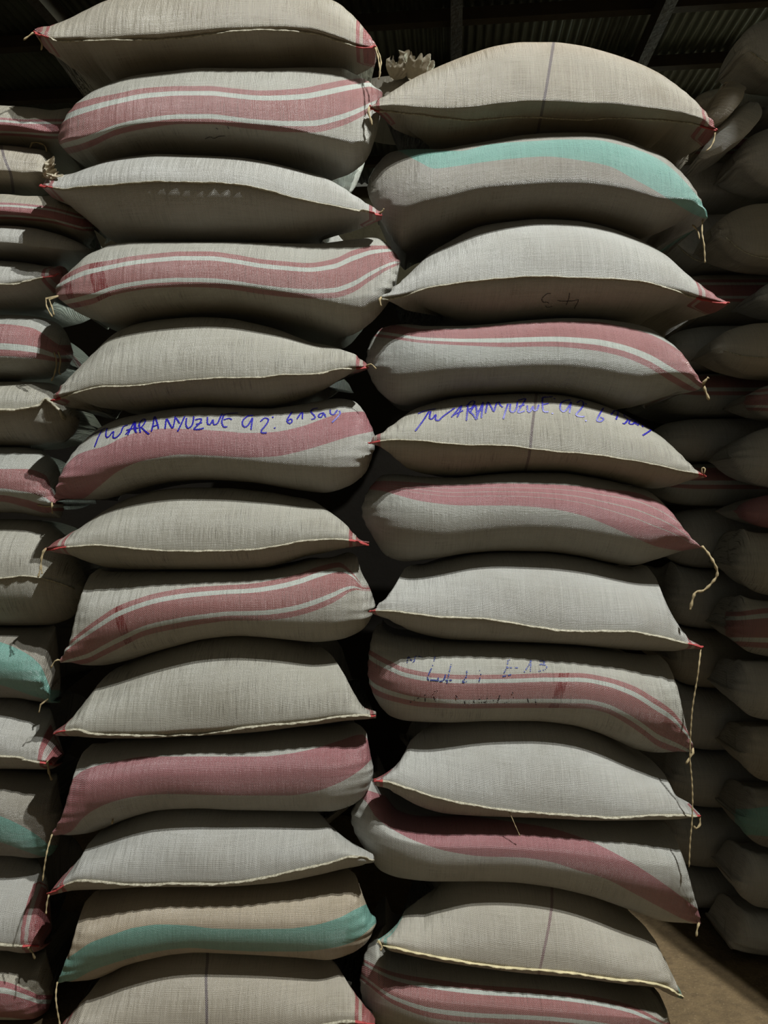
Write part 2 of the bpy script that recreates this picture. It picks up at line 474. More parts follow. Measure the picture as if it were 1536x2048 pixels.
def project(G):
    return 768 + G[..., 0] / G[..., 1] * F, 1024 - (G[..., 2] - CZ) / G[..., 1] * F

class Sack:
    pass

def prep(sp, Yf0):
    """solve the section heights so that the sack's outline follows its curves at its own distance"""
    s = Sack(); s.sp = sp
    T = pchip(sp['top']); B = pchip(sp['bot'])
    xl = min(sp['top'][0][0], sp['bot'][0][0]); xr = max(sp['top'][-1][0], sp['bot'][-1][0])
    n = 190
    t = np.linspace(0, 1, n); e = 0.5 - 0.5 * np.cos(math.pi * t)
    xs = xl + (xr - xl) * (0.35 * t + 0.65 * e)
    yt = T(xs); yb = B(xs)
    if sp.get('seam'):
        yn = pchip(sp['seam'])(xs); ov = sp.get('over', 0.06)
        yn = yn + ov * (yt - yn)
    else:
        kn = sp.get('nose', 0.54); yn = yt + kn * (yb - yt)
    yn = np.minimum(np.maximum(yn, yt + 2), yb - 2); yt = np.minimum(yt, yn - 2); yb = np.maximum(yb, yn + 2)
    Yf0 = Yf0 + sp.get('dy', 0)
    h = (yb - yt) / F * Yf0
    dl = (xs - xl) / F * Yf0; dr = (xr - xs) / F * Yf0
    yf = Yf0 + 0.02 * ((xs - (xl + xr) / 2) / ((xr - xl) / 2)) ** 2
    for d, kind in ((dl, sp['ends'][0]), (dr, sp['ends'][1])):
        r = {'ear': 0.05, 'round': 0.14, 'deep': 0.26}[kind]; amt = {'ear': 0.02, 'round': 0.09, 'deep': 0.20}[kind]
        q = np.clip(1 - d / r, 0, 1); yf = yf + amt * (1 - np.sqrt(np.clip(1 - q * q, 0, 1)))
    D = 0.006 + 0.165 * (1 - np.exp(-h / 0.12))
    for d, kind in ((dl, sp['ends'][0]), (dr, sp['ends'][1])):
        if kind == 'ear': D = D + np.clip(sp.get('endD', 0.20 if sp.get('seam') else 0.12) - D, 0, 1) * np.exp(-(d / 0.21) ** 2) * np.clip(d / 0.03, 0.25, 1)
    kp = np.full(n, sp.get('kp', 1.1 if sp.get('seam') else 0.9))
    for d, kind in ((dl, sp['ends'][0]), (dr, sp['ends'][1])):
        if kind == 'ear': kp = kp + 0.5 * np.exp(-(d / 0.20) ** 2)
    s.kp = kp
    zn = CZ - (yn - 1024) / F * yf
    lo = zn.copy(); hi = zn + 0.40
    for _ in range(28):
        mid = 0.5 * (lo + hi); Y, Z = profile_front(mid, zn, zn - 0.1, yf, D, s.kp)
        py = (1024 - (Z - CZ) * F / Y)[:, :NF // 2].min(1)
        hi = np.where(py < yt, mid, hi); lo = np.where(py < yt, lo, mid)
    zt = 0.5 * (lo + hi)
    lo = zn - 0.40; hi = zn.copy()
    for _ in range(28):
        mid = 0.5 * (lo + hi); Y, Z = profile_front(zn + 0.1, zn, mid, yf, D, s.kp)
        py = (1024 - (Z - CZ) * F / Y)[:, NF // 2:].max(1)
        lo = np.where(py > yb, mid, lo); hi = np.where(py > yb, hi, mid)
    zb = 0.5 * (lo + hi)
    s.xs, s.zt, s.zn, s.zb, s.yf, s.D, s.Yf0, s.h = xs, zt, zn, zb, yf, D, Yf0, h
    s.X = (xs - 768) / F * (Yf0 + 0.03)
    s.ymean = float(yn.mean())
    return s

GAP = 0.004
def settle(U, L):
    """make the upper sack rest on the lower one without cutting into it"""
    lz = np.interp(U.xs, L.xs, L.zt, left=-9, right=-9)
    if U.ymean < 1000:
        U.zb = np.maximum(U.zb, np.where(lz > -8, lz + GAP, U.zb))
        U.zb = np.minimum(U.zb, U.zn - 0.004)
        uz = np.interp(L.xs, U.xs, U.zb, left=9, right=9)
        L.zt = np.minimum(L.zt, uz - GAP)
    else:
        uz = np.interp(L.xs, U.xs, U.zb, left=9, right=9)
        al = 0.045 * np.clip(L.h / 0.16, 0, 1) ** 2
        L.zt = np.minimum(L.zt + al, uz - GAP)
    L.zt = np.maximum(L.zt, L.zn + 0.004)
    # never above the upper sack
    U.zb = np.maximum(U.zb, np.interp(U.xs, L.xs, L.zt, left=-9, right=-9) + GAP)
    U.zn = np.maximum(U.zn, U.zb + 0.004); U.zt = np.maximum(U.zt, U.zn + 0.004)

def build(s, idx, depth=0.50):
    sp = s.sp; rng = np.random.RandomState(100 + idx)
    cc = tuple(0.055 if k == 'ear' else 0.0 for k in sp['ends'])
    if sp['group'] == GR and cc[0]: cc = (0.10, cc[1])
    if sp['group'] == GL: cc = (cc[0], sp.get('hollow', 0.13 if cc[1] else 0.09))
    G = build_section_mesh(s.X, s.zt, s.zn, s.zb, s.yf, s.D, s.Yf0 + depth, s.kp, rng, cc, ((0.09 if sp['ends'][0] == 'ear' else 0.05) if sp['group'] == GR else 0, 0.06 if sp['group'] in (GB, GL) else 0),
        (0.05 if sp['group'] == GR and sp['ends'][0] == 'ear' else 0.22, 0.12 if sp['group'] == GL and sp['ends'][1] == 'ear' and 'hollow' not in sp else 0.22))
    n, m, _ = G.shape
    px, py = project(G)
    pxc = np.repeat(s.xs[:, None], m, 1)
    A = {}
    if sp.get('band'):
        bt, bb = pchip(sp['band'][0]), pchip(sp['band'][1])
        a, b = bt(px), bb(px)
        w = (py - a) / np.maximum(b - a, 6)
        w[:, NF:] = np.maximum(w[:, NF - 1:NF], 1.0) + np.arange(1, m - NF + 1)[None, :] * 0.25
        k = NT_ + NB // 2
        w[:, NF + k:] = np.minimum(w[:, 0:1], 0.0) - np.arange(m - NF - k, 0, -1)[None, :] * 0.25
    else: w = np.full((n, m), -5.0)
    A['band'] = w
    rl, rr = sp.get('red', (0, 0))
    dq = np.clip((G[:, :, 1] - s.Yf0 - 0.10) / 0.05, 0, 4)
    A['endm'] = -dq + np.maximum(rl - (pxc - s.xs[0]) if rl else np.full((n, m), -99.), rr - (s.xs[-1] - pxc) if rr else np.full((n, m), -99.)) / 100.0
    if sp.get('thread'):
        th = pchip([(y, x) for x, y in sp['thread']])
        tv = (px - th(py)) / 2.8; tv[:, NF:] = 9
    else: tv = np.full((n, m), 9.0)
    A['thread'] = tv
    wf = np.full((n, m), -9.0)
    for c, hw in sp.get('weft', []): wf = np.maximum(wf, hw - np.abs(pxc + (py - s.ymean) * -sp.get('lean', 0.0) - c))
    A['weft'] = wf / 10
    dl = (s.xs - s.xs[0]); dr = s.xs[-1] - s.xs
    A['ends'] = np.repeat(np.maximum(np.exp(-dl / 55.0), np.exp(-dr / 55.0))[:, None], m, 1)
    du = np.zeros((n, m)); kd = sp.get('dusty', 0.0)
    if kd:
        du[:, :NF] = kd * np.clip(1 - np.arange(NF) / (NF * 0.30), 0, 1)[None, :]; du[:, NF + NT_ + NB // 2:] = kd
    A['dust'] = du
    base = Vector((float(s.X.mean()), s.Yf0 + 0.25, float(s.zb.min()) if not sp.get('tilt') else float(s.zn.mean())))
    root = thing(sp.get('name', 'sack'), sp['label'], 'sack', base, sp['group'])
    bvh_verts = [Vector(v) for v in G.reshape(-1, 3)]
    ii = np.arange(n * m).reshape(n, m)
    fr = ii[:, :NF]
    q = np.stack([fr[:-1, :-1], fr[:-1, 1:], fr[1:, 1:], fr[1:, :-1]], 2).reshape(-1, 4)
    bvh = BVHTree.FromPolygons(bvh_verts, [tuple(int(z) for z in r) for r in q])
    me = finish_mesh('bag', G - np.array(base)[None, None, :], A)
    link('bag', me, M[sp['mat']], root)
    s.root, s.base, s.bvh, s.rng = root, base, bvh, rng
    if sp.get('seam'): add_seam(s)
    for st in sp.get('strings', []): add_string(s, st)
    for st in sp.get('ink', []): add_ink(s, *st)
    for fn in sp.get('extra', []): fn(s)
    if sp.get('tilt'): root.rotation_euler = sp['tilt']
    return root

EYE = Vector((0, 0, CZ))
def hit(s, x, y):
    for k in range(11):
        d = (P(x, y + 1.6 * k, 1.0) - EYE).normalized()
        loc, nor, _, _ = s.bvh.ray_cast(EYE, d)
        if loc is not None: break
    if loc is None:
        loc, nor, _, _ = s.bvh.find_nearest(P(x, y, s.Yf0 + 0.03))
    if nor.dot(d) > 0: nor = -nor
    return loc, nor

def add_seam(s):
    sp = s.sp; rng = s.rng
    pl = smooth_line(sp['seam'], 3.0)
    pts = []; ups = []; rad = []; em = []
    ph = rng.uniform(0, 6, 6); rl, rr = sp.get('red', (0, 0))
    for p in pl:
        j = 0.8 * math.sin(p.x / 31 + ph[0]) + 0.35 * math.sin(p.x / 9.5 + ph[1])
        loc, nor = hit(s, p.x, p.y + j)
        # the hem sticks out of the cloth, drooping a little
        nn = (nor + Vector((0, -0.6, -0.15))).normalized()
        r = 0.0036 * sp.get('hem', 1.0) * (1 + 0.16 * math.sin(p.x / 4.1 + ph[2]) + 0.12 * math.sin(p.x / 17 + ph[3]) + 0.08 * rng.uniform(-1, 1))
        pts.append(loc + nn * r * 0.7 - s.base); ups.append(nn); rad.append(r)
        em.append(max((rl - (p.x - s.xs[0])) if rl else -99, (rr - (s.xs[-1] - p.x)) if rr else -99) / 100)
    # section: long outwards along 'up', thin across
    n = 8; V = []; Fc = []
    for i, p in enumerate(pts):
        t = (pts[min(i + 1, len(pts) - 1)] - pts[max(i - 1, 0)]).normalized()
        a = (ups[i] - t * ups[i].dot(t)).normalized(); b = t.cross(a)
        for k in range(n):
            th = 2 * math.pi * k / n
            V.append(p + a * (rad[i] * 1.35 * math.cos(th)) + b * (rad[i] * 0.62 * math.sin(th)))
    for i in range(len(pts) - 1):
        for k in range(n):
            k2 = (k + 1) % n; Fc.append((i * n + k, i * n + k2, (i + 1) * n + k2, (i + 1) * n + k))
    Fc.append(tuple(range(n - 1, -1, -1))); Fc.append(tuple((len(pts) - 1) * n + k for k in range(n)))
    me = mesh_from('sewn_seam', V, Fc)
    at = me.attributes.new('endm', 'FLOAT', 'POINT')
    at.data.foreach_set('value', [e for e in em for _ in range(n)])
    link('sewn_seam', me, M[sp.get('hemmat', 'hem')], s.root)

def add_string(s, pl):
    w = 0.0022
    if isinstance(pl, tuple): pl, w = pl
    pts = smooth_line(pl, 4.0)
    loc, _ = hit(s, pl[0][0], pl[0][1])
    Y = loc.y - 0.004; far = 0.035 if pl[-1][1] - pl[0][1] > 60 else 0.008
    out = []; rad = []
    for i, p in enumerate(pts):
        q = P(p.x, p.y, Y - far * min(1, i / 10)); out.append(q - s.base)
        rad.append(w * (1 + 0.35 * math.sin(i * 1.7) ) )
    out[0] = loc - s.base
    v, f = tube_vf(out, rad, 6)
    link('tie_string', mesh_from('tie_string', v, f), M['twine'], s.root)

def add_ink(s, strokes, ox, oy, sc, width, mat, name='handwriting', broken=0.0):
    words = []                                            # one mesh per written word
    for st in sorted(strokes, key=lambda q: min(x for x, _ in q)):
        a, b = min(x for x, _ in st), max(x for x, _ in st)
        if words and a < words[-1][0] + (20 if sc > 1 else 6): words[-1][1].append(st); words[-1][0] = max(words[-1][0], b)
        else: words.append([b, [st]])
    for _, w in words: add_word(s, w, ox, oy, sc, width, mat, name, broken)

def add_word(s, strokes, ox, oy, sc, width, mat, name, broken):
    V = []; Fc = []
    rng = s.rng
    for st in strokes:
        pl = smooth_line([(ox + x / sc, oy + y / sc) for x, y in st], 1.6)
        prev = None
        hits = [hit(s, p.x, p.y) for p in pl]
        for i, (loc, nor) in enumerate(hits):
            a = hits[max(i - 1, 0)][0]; b = hits[min(i + 1, len(hits) - 1)][0]
            t = b - a
            if t.length < 1e-6: t = Vector((1, 0, 0))
            side = t.cross(nor)
            if side.length < 1e-9: continue
            side.normalize(); c = loc + nor * 0.0014
            w = width * (0.8 + 0.3 * math.sin(i * 0.7 + len(V)))
            V += [c - side * w / 2 - s.base, c + side * w / 2 - s.base]
            if prev is not None and rng.rand() > broken: Fc.append((prev, prev + 1, len(V) - 1, len(V) - 2))
            prev = len(V) - 2
    link(name, mesh_from(name, V, Fc), M[mat], s.root)

def add_ruffle(s, px, py, Y, ang, R, Lg, folds=9, seed=1, name='ruffled_mouth', mat='ruffle'):
    """flared, crumpled mouth of cloth beyond the tie; ang = direction in the picture plane"""
    rng = np.random.RandomState(seed)
    c = P(px, py, Y); d = Vector((math.cos(ang), -0.25, math.sin(ang))).normalized()
    a = d.orthogonal().normalized(); b = d.cross(a)
    n, k = 96, 16; V = []; ph = rng.uniform(0, 6, 12)
    for j in range(k):
        t = j / (k - 1)
        for i in range(n):
            th = 2 * math.pi * i / n
            fold = math.sin(folds * th + ph[0] + 1.8 * math.sin(2 * th + ph[1]) + 1.2 * t) + 0.5 * math.sin((folds + 4) * th + ph[2] - 2 * t)
            crump = math.sin(9 * t + 5 * th + ph[4]) * math.sin(7 * th - 6 * t + ph[5])
            r = R * (0.20 + 0.80 * math.sin(min(1.0, t * 1.15) * 1.9) ** 0.9) * (1 + 0.17 * t * fold + 0.14 * t * crump)
            l = Lg * t * (1 + 0.25 * t * math.sin(2 * th + ph[3]) + 0.10 * t * fold + 0.12 * t * math.sin(11 * th + ph[6]))
            V.append(c + d * l + a * r * math.cos(th) + b * r * math.sin(th) * 0.75 - s.base)
    Fc = [(j * n + i, j * n + (i + 1) % n, (j + 1) * n + (i + 1) % n, (j + 1) * n + i) for j in range(k - 1) for i in range(n)]
    o = link(name, mesh_from(name, V, Fc), M[mat], s.root)
    return o

# ------------------------------------------------------------------ the tall left stack
GL = 'sacks of the left front stack'; GR = 'sacks of the right front stack'; GB = 'sacks of the stack behind on the left'
E2 = ('ear', 'ear')
INK_L = [[(30,232),(75,205),(118,185)],[(95,200),(75,240),(55,290)],[(125,185),(118,225),(130,237),(160,205),(158,235),(172,240),(200,215),(215,180),(240,170)],
 [(228,222),(255,190),(275,160),(278,195),(290,212)],[(232,198),(262,190),(300,185)],[(240,225),(262,180),(280,150),(285,205)],
 [(305,165),(310,212)],[(300,175),(312,150),(330,135),(338,150),(320,178),(315,180),(340,205),(360,220)],
 [(372,205),(382,165),(390,122),(405,160),(412,190)],[(375,180),(412,165)],[(448,190),(452,160),(458,135),(475,165),(490,185),(500,155),(505,120)],
 [(510,130),(530,160)],[(558,120),(540,160),(518,205)],[(568,130),(565,165),(575,185),(595,175),(605,150),(608,120)],
 [(615,140),(650,135),(640,160),(610,190),(640,192),(665,185)],[(620,165),(655,155)],[(685,125),(685,160),(700,165),(715,140),(720,165),(740,160),(755,130),(768,105)],
 [(775,115),(765,150),(775,178),(795,178)],[(775,140),(805,132),(820,140)],[(775,112),(810,105),(855,103)],
 [(915,115),(885,140),(880,165),(895,180),(915,165),(935,130),(935,140),(928,195)],[(910,120),(940,115)],
 [(980,150),(1005,130),(1025,140),(1010,170),(985,200),(990,212),(1015,212)],[(1048,122),(1051,130)],[(1058,182),(1063,188)],
 [(1158,95),(1135,130),(1130,150),(1145,160),(1158,148),(1150,135),(1135,145)],[(1185,135),(1205,105),(1215,100),(1215,135)],
 [(1300,75),(1275,80),(1262,95),(1280,115),(1285,130),(1265,138)],[(1335,100),(1310,108),(1305,122),(1320,125),(1335,105),(1345,125)],
 [(1370,85),(1372,105),(1390,110),(1410,85)],[(1420,90),(1425,105),(1400,135),(1380,155)]]
INK_R = [[(50,145),(90,128),(155,115)],[(115,130),(80,185),(32,248)],[(125,130),(118,170),(135,175),(155,150),(155,180),(175,183),(200,160),(270,110)],
 [(250,165),(280,130),(310,95),(300,130),(285,165)],[(265,150),(320,125)],[(350,90),(345,140),(340,185)],[(340,100),(370,70),(390,75),(370,110),(350,120),(380,150),(400,180)],
 [(360,140),(395,95),(405,175)],[(405,160),(425,110),(440,75),(435,120),(430,170)],[(400,130),(440,120)],[(455,140),(462,105),(470,75),(490,105),(505,130),(515,100),(525,75)],
 [(535,72),(545,95),(560,105)],[(590,85),(575,130),(562,175)],[(605,85),(603,125),(620,135),(640,115),(648,70)],[(650,65),(695,55),(680,85),(650,135),(690,128)],[(655,100),(690,90)],
 [(705,95),(710,130),(725,130),(740,100),(745,125),(765,120),(775,90)],[(830,45),(800,48),(798,90),(805,130),(835,132)],[(800,90),(835,82)],[(800,48),(860,42)],[(868,52),(872,58)],[(856,139),(860,146)],
 [(940,65),(910,80),(905,115),(925,132),(950,110),(970,75),(965,105),(960,140)],[(940,65),(970,62)],[(1005,80),(1030,65),(1045,85),(1030,115),(1000,150),(1030,162),(1050,160)],[(1058,82),(1062,90)],[(1056,182),(1062,190)],
 [(1165,110),(1140,150),(1125,185),(1150,190),(1165,175),(1145,165)],[(1210,150),(1250,110),(1250,150),(1240,180)],[(1330,140),(1295,140),(1290,160),(1310,180),(1290,205),(1280,200)],
 [(1360,175),(1325,185),(1320,205),(1345,205),(1360,180),(1360,210)],[(1370,215),(1385,190),(1395,200),(1400,225)],[(1430,180),(1410,205),(1420,225),(1465,225),(1440,250),(1400,275)]]
INK_8 = [[(180,150),(185,100)],[(190,95),(230,140),(245,95)],[(250,90),(300,100)],[(405,95),(385,170),(345,270),(400,285),(470,290)],[(430,250),(435,290),(470,285),(490,240),(480,280)],
 [(535,155),(520,220),(500,310)],[(490,285),(540,285)],[(640,205),(660,210),(655,260),(625,300),(660,295)],[(765,205),(775,230),(760,295)],[(995,120),(985,180),(960,230)],[(985,185),(1075,185)],[(990,125),(1010,122)],
 [(945,255),(1020,240)],[(1180,120),(1165,160),(1125,220)],[(1180,125),(1175,215)],[(1250,130),(1280,130),(1285,150),(1250,160),(1300,165),(1300,195),(1235,215)]]
INK_8B = [[(200,465),(275,425)],[(325,400),(325,455)],[(385,400),(410,460)],[(400,375),(425,370)],[(570,400),(590,440)],[(640,440),(645,480)],[(660,425),(640,440)],[(715,440),(720,475)],[(755,440),(830,430)],[(760,465),(825,460)],
 [(870,450),(935,430)],[(905,470),(930,400)],[(965,465),(1000,460)],[(1030,380),(1040,420),(1010,430)],[(1150,430),(1160,470)],[(1215,440),(1220,480)]]
INK_43 = [[(530,215),(450,215),(380,260),(310,330),(305,390),(345,435),(440,435),(475,460)],[(400,520),(415,550),(470,560),(575,540)],[(700,385),(800,405),(950,405),(1100,400),(1235,375),(1200,470),(1130,600)],[(1010,190),(990,330),(950,450),(925,500)]]

LEFT = [
 dict(label='plain beige sack with seam in front, topmost of the left stack, cut by the frame', mat='plain_cream', hollow=0.09, ends=E2, group=GL, red=(34, 40), over=0.10, dusty=0.5,
  top=[(66,62),(110,43),(160,18),(200,0),(300,-22),(450,-32),(600,-16),(665,2),(700,28),(735,66),(752,92)],
  bot=[(66,66),(90,92),(120,120),(160,150),(200,168),(300,146),(400,136),(500,137),(600,137),(680,137),(718,143),(735,135),(752,96)],
  seam=[(68,64),(110,80),(160,80),(220,80),(300,79),(400,70),(480,62),(550,59),(620,65),(680,82),(715,92),(750,93)],
  strings=[[(751,92),(757,105),(762,125),(758,150)],[(750,95),(756,115),(760,145),(757,158)],[(68,64),(58,72),(47,80)],[(78,75),(84,90),(82,100)]]),
 dict(label='beige sack with three red stripes, second from top of the left stack', mat='triple', ends=('round','round'), group=GL,
  top=[(95,285),(97,265),(110,235),(150,195),(200,168),(260,150),(330,142),(400,136),(500,137),(620,135),(680,136),(715,150),(745,166),(766,186)],
  bot=[(95,290),(105,308),(130,322),(170,328),(200,325),(260,310),(330,305),(400,308),(480,312),(560,322),(640,345),(700,360),(730,350),(752,300),(766,192)], nose=0.62,
  band=([(92,285),(104,262),(130,219),(182,198),(234,187),(292,176),(365,172),(417,172),(469,177),(521,181),(599,177),(651,167),(703,158),(735,156),(766,178)],
        [(92,318),(110,312),(150,305),(182,294),(234,270),(292,257),(365,248),(417,248),(495,257),(573,264),(625,265),(677,254),(729,230),(766,202)]),
  ink=[([[(410,277),(420,273),(428,276),(438,272),(450,271)],[(432,255),(436,258)],[(455,252),(458,257)]],0,0,1,0.0026,'ink_dark','scribble')]),
 dict(label='plain pale sack with curved seam, third from top of the left stack', mat='plain_red', ends=E2, group=GL, red=(30, 26), over=0.05,
  top=[(78,368),(100,353),(140,343),(172,331),(208,320),(260,312),(312,308),(365,310),(417,312),(469,315),(521,322),(573,333),(625,346),(651,352),(677,365),(719,396),(750,417),(764,425)],
  bot=[(78,372),(95,405),(115,440),(150,468),(185,486),(250,484),(330,482),(420,482),(500,482),(600,483),(690,479),(735,470),(755,455),(764,430)],
  seam=[(80,370),(130,380),(156,375),(234,369),(312,365),(391,365),(443,367),(495,374),(547,385),(599,398),(651,409),(703,419),(762,429)],
  strings=[[(758,428),(765,422),(768,417)]]),
 dict(label='three-red-striped sack with solid red bars near its end, fourth of the left stack', mat='triple', ends=('round','round'), group=GL, weft=[(136,9),(200,9),(216,6)], lean=0.3,
  top=[(89,590),(95,568),(115,546),(135,530),(160,508),(182,498),(208,488),(260,484),(365,484),(443,484),(521,486),(625,487),(703,479),(755,475),(781,490),(802,520)],
  bot=[(89,594),(105,615),(130,630),(167,643),(208,648),(260,635),(312,628),(391,621),(443,620),(495,625),(547,635),(599,648),(651,664),(703,674),(740,659),(770,633),(790,600),(802,526)], nose=0.58,
  band=([(88,585),(115,562),(146,541),(177,528),(224,520),(260,513),(312,507),(365,503),(417,503),(469,509),(521,518),(573,523),(615,526),(667,518),(708,500),(750,491),(785,492),(802,515)],
        [(88,610),(110,619),(140,617),(182,609),(224,591),(260,583),(312,576),(365,574),(417,575),(469,580),(521,588),(573,594),(625,597),(667,596),(703,586),(740,562),(771,542),(802,527)]),
  strings=[[(92,594),(93,612),(101,628),(105,634)],[(97,596),(104,615),(108,630)]]),
 dict(label='loosely woven beige sack with straight front seam, under the red-barred sack on the left', mat='gappy_red', ends=E2, group=GL, red=(20, 26),
  top=[(101,799),(107,785),(115,763),(135,732),(172,690),(208,659),(250,646),(312,638),(385,634),(448,637),(500,646),(562,660),(599,672),(640,684),(682,690),(708,702),(729,724),(738,733)],
  bot=[(101,803),(130,812),(167,823),(234,825),(312,818),(391,812),(443,814),(521,816),(573,811),(625,802),(677,789),(714,758),(738,736)],
  seam=[(104,800),(156,784),(208,773),(260,771),(323,765),(365,762),(443,755),(521,755),(573,750),(625,748),(677,738),(735,734)],
  strings=[[(732,733),(742,728),(752,738)]]),
 dict(label='white sack with one wide pink band and blue handwriting across it', mat='single', ends=('ear','round'), group=GL, nose=0.6,
  top=[(106,994),(112,960),(120,924),(130,898),(151,872),(182,848),(224,834),(271,827),(312,820),(391,814),(443,815),(521,817),(573,812),(625,804),(680,797),(708,799),(725,812),(740,840),(750,866)],
  bot=[(106,998),(156,999),(193,994),(234,981),(286,968),(339,961),(391,959),(443,961),(495,965),(547,973),(599,981),(651,986),(693,978),(730,956),(750,900)],
  band=([(106,972),(128,935),(156,909),(177,901),(208,893),(245,875),(286,862),(339,857),(391,859),(443,862),(495,866),(547,864),(599,854),(651,836),(688,825),(724,823),(750,850)],
        [(106,1004),(140,1002),(161,999),(198,973),(234,944),(271,926),(312,916),(365,909),(417,911),(495,915),(547,913),(599,903),(651,888),(703,872),(750,862)]),
  ink=[(INK_L,170,790,2.793,0.0052,'ink')]),
 dict(label='plain grey-white sack with front seam and red left corner, below the pink handwritten sack', mat='gappy_red', ends=E2, group=GL, red=(46, 40),
  top=[(88,1098),(99,1075),(115,1058),(135,1046),(156,1030),(182,1013),(219,997),(260,986),(312,978),(365,975),(443,976),(495,980),(547,985),(599,992),(646,996),(672,1008),(693,1030),(706,1055),(729,1080),(738,1085)],
  bot=[(88,1102),(120,1114),(146,1127),(182,1137),(260,1139),(365,1139),(443,1139),(521,1136),(573,1127),(625,1114),(677,1108),(714,1098),(738,1089)],
  seam=[(90,1099),(141,1092),(198,1090),(245,1095),(302,1099),(365,1101),(432,1102),(495,1099),(547,1092),(599,1083),(651,1079),(698,1079),(736,1087)],
  strings=[[(91,1098),(84,1115),(80,1140),(76,1155)],[(87,1100),(82,1120),(84,1148)]]),
 dict(label='three-striped red sack with one solid red bar, sixth from bottom, left stack', mat='triple', ends=('ear','round'), group=GL, nose=0.55, weft=[(244,9)], lean=0.25,
  top=[(118,1319),(128,1290),(140,1260),(148,1225),(160,1190),(172,1160),(185,1147),(260,1146),(365,1145),(443,1145),(521,1141),(573,1132),(625,1122),(672,1119),(693,1129),(708,1150),(721,1171),(740,1184),(750,1205)],
  bot=[(118,1324),(156,1331),(208,1324),(250,1314),(286,1304),(339,1291),(391,1279),(469,1272),(521,1275),(573,1280),(625,1284),(677,1279),(724,1259),(742,1235),(750,1212)],
  band=([(118,1312),(133,1291),(167,1259),(198,1236),(234,1213),(276,1197),(323,1184),(385,1175),(443,1171),(495,1168),(547,1160),(599,1147),(641,1132),(677,1125),(700,1140),(725,1172)],
        [(118,1332),(172,1327),(208,1311),(245,1293),(292,1271),(344,1259),(406,1248),(469,1241),(521,1241),(573,1236),(625,1223),(667,1205),(714,1180),(730,1182)]),
  strings=[[(120,1319),(110,1322),(102,1335)]]),
 dict(label='plain beige sack lying on the wide dusky-pink banded sack of the left stack', mat='gappy_red', ends=E2, endD=0.27, group=GL, red=(28, 12),
  top=[(105,1464),(112,1448),(120,1425),(135,1402),(156,1382),(188,1358),(234,1334),(286,1312),(339,1296),(391,1288),(443,1286),(495,1289),(547,1293),(599,1296),(651,1303),(690,1325),(715,1365),(738,1405),(752,1429)],
  bot=[(105,1470),(182,1476),(219,1477),(286,1477),(365,1473),(443,1469),(521,1463),(573,1456),(651,1447),(752,1434)],
  seam=[(108,1467),(135,1461),(158,1458),(182,1465),(224,1467),(271,1469),(323,1470),(365,1467),(427,1463),(495,1454),(547,1448),(625,1440),(693,1431),(750,1430)]),
 dict(label='white sack with wide dusky-pink band and gathered right end, low in left stack', mat='single', ends=('ear','round'), group=GL, nose=0.55,
  top=[(102,1667),(112,1640),(125,1604),(138,1562),(151,1531),(167,1500),(177,1484),(260,1482),(365,1477),(450,1471),(520,1465),(575,1458),(640,1450),(690,1449),(715,1460),(734,1489),(747,1530)],
  bot=[(102,1671),(135,1669),(177,1656),(219,1642),(260,1630),(302,1621),(344,1618),(391,1617),(458,1620),(521,1621),(573,1622),(651,1623),(698,1612),(734,1583),(747,1545)],
  band=([(102,1640),(138,1567),(167,1541),(208,1528),(240,1521),(292,1513),(365,1513),(417,1513),(469,1513),(521,1513),(573,1508),(625,1498),(677,1482),(724,1469),(747,1500)],
        [(102,1676),(140,1664),(167,1635),(193,1617),(234,1601),(286,1591),(339,1588),(417,1590),(495,1591),(573,1591),(625,1584),(677,1566),(719,1541),(747,1515)]),
  strings=[[(104,1669),(96,1695),(90,1725),(85,1762)],[(226,1638),(224,1648)]]),
 dict(label='plain grey-white sack with drooping seam, lying on the teal-banded sack at lower left', mat='plain_red', ends=E2, group=GL, red=(36, 0),
  top=[(94,1787),(100,1772),(112,1748),(130,1726),(145,1700),(167,1672),(208,1658),(250,1649),(302,1644),(365,1644),(443,1645),(521,1646),(599,1647),(667,1650),(690,1665),(710,1690),(732,1712),(748,1720)],
  bot=[(94,1791),(141,1781),(208,1779),(286,1774),(365,1774),(443,1773),(521,1768),(573,1762),(625,1752),(677,1741),(719,1731),(748,1724)],
  seam=[(97,1788),(141,1765),(177,1760),(224,1764),(286,1768),(365,1766),(443,1765),(510,1758),(562,1747),(599,1737),(651,1726),(703,1713),(746,1721)],
  strings=[[(98,1789),(94,1805),(92,1828)]]),
 dict(label='beige sack with one teal band, second from bottom of the left stack', mat='teal_beige', ends=('ear','round'), group=GL, nose=0.6,
  top=[(113,1960),(122,1935),(128,1901),(138,1875),(146,1849),(156,1812),(169,1786),(208,1783),(286,1779),(365,1778),(443,1777),(521,1773),(573,1767),(625,1758),(660,1750),(690,1755),(705,1780),(729,1810),(752,1838)],
  bot=[(113,1964),(151,1961),(188,1950),(234,1932),(286,1919),(339,1909),(391,1905),(443,1907),(521,1911),(599,1916),(651,1920),(698,1908),(735,1882),(752,1845)],
  band=([(113,1945),(128,1922),(151,1906),(182,1885),(224,1870),(271,1855),(323,1849),(375,1851),(427,1857),(495,1858),(562,1858),(625,1851),(677,1836),(714,1817),(752,1800)],
        [(113,1970),(146,1961),(182,1942),(234,1924),(286,1909),(333,1900),(380,1896),(443,1900),(521,1903),(599,1903),(651,1898),(703,1885),(729,1867),(752,1846)]),
  strings=[[(115,1963),(112,1985),(113,2010),(119,2045),(121,2060)]]),
 dict(label='beige sack with thin purple line, lowest of the left stack, cut by the frame', mat='plain_line', ends=E2, group=GL, red=(24, 40), thread=[(415,1920),(412,1960),(413,2000),(414,2090)],
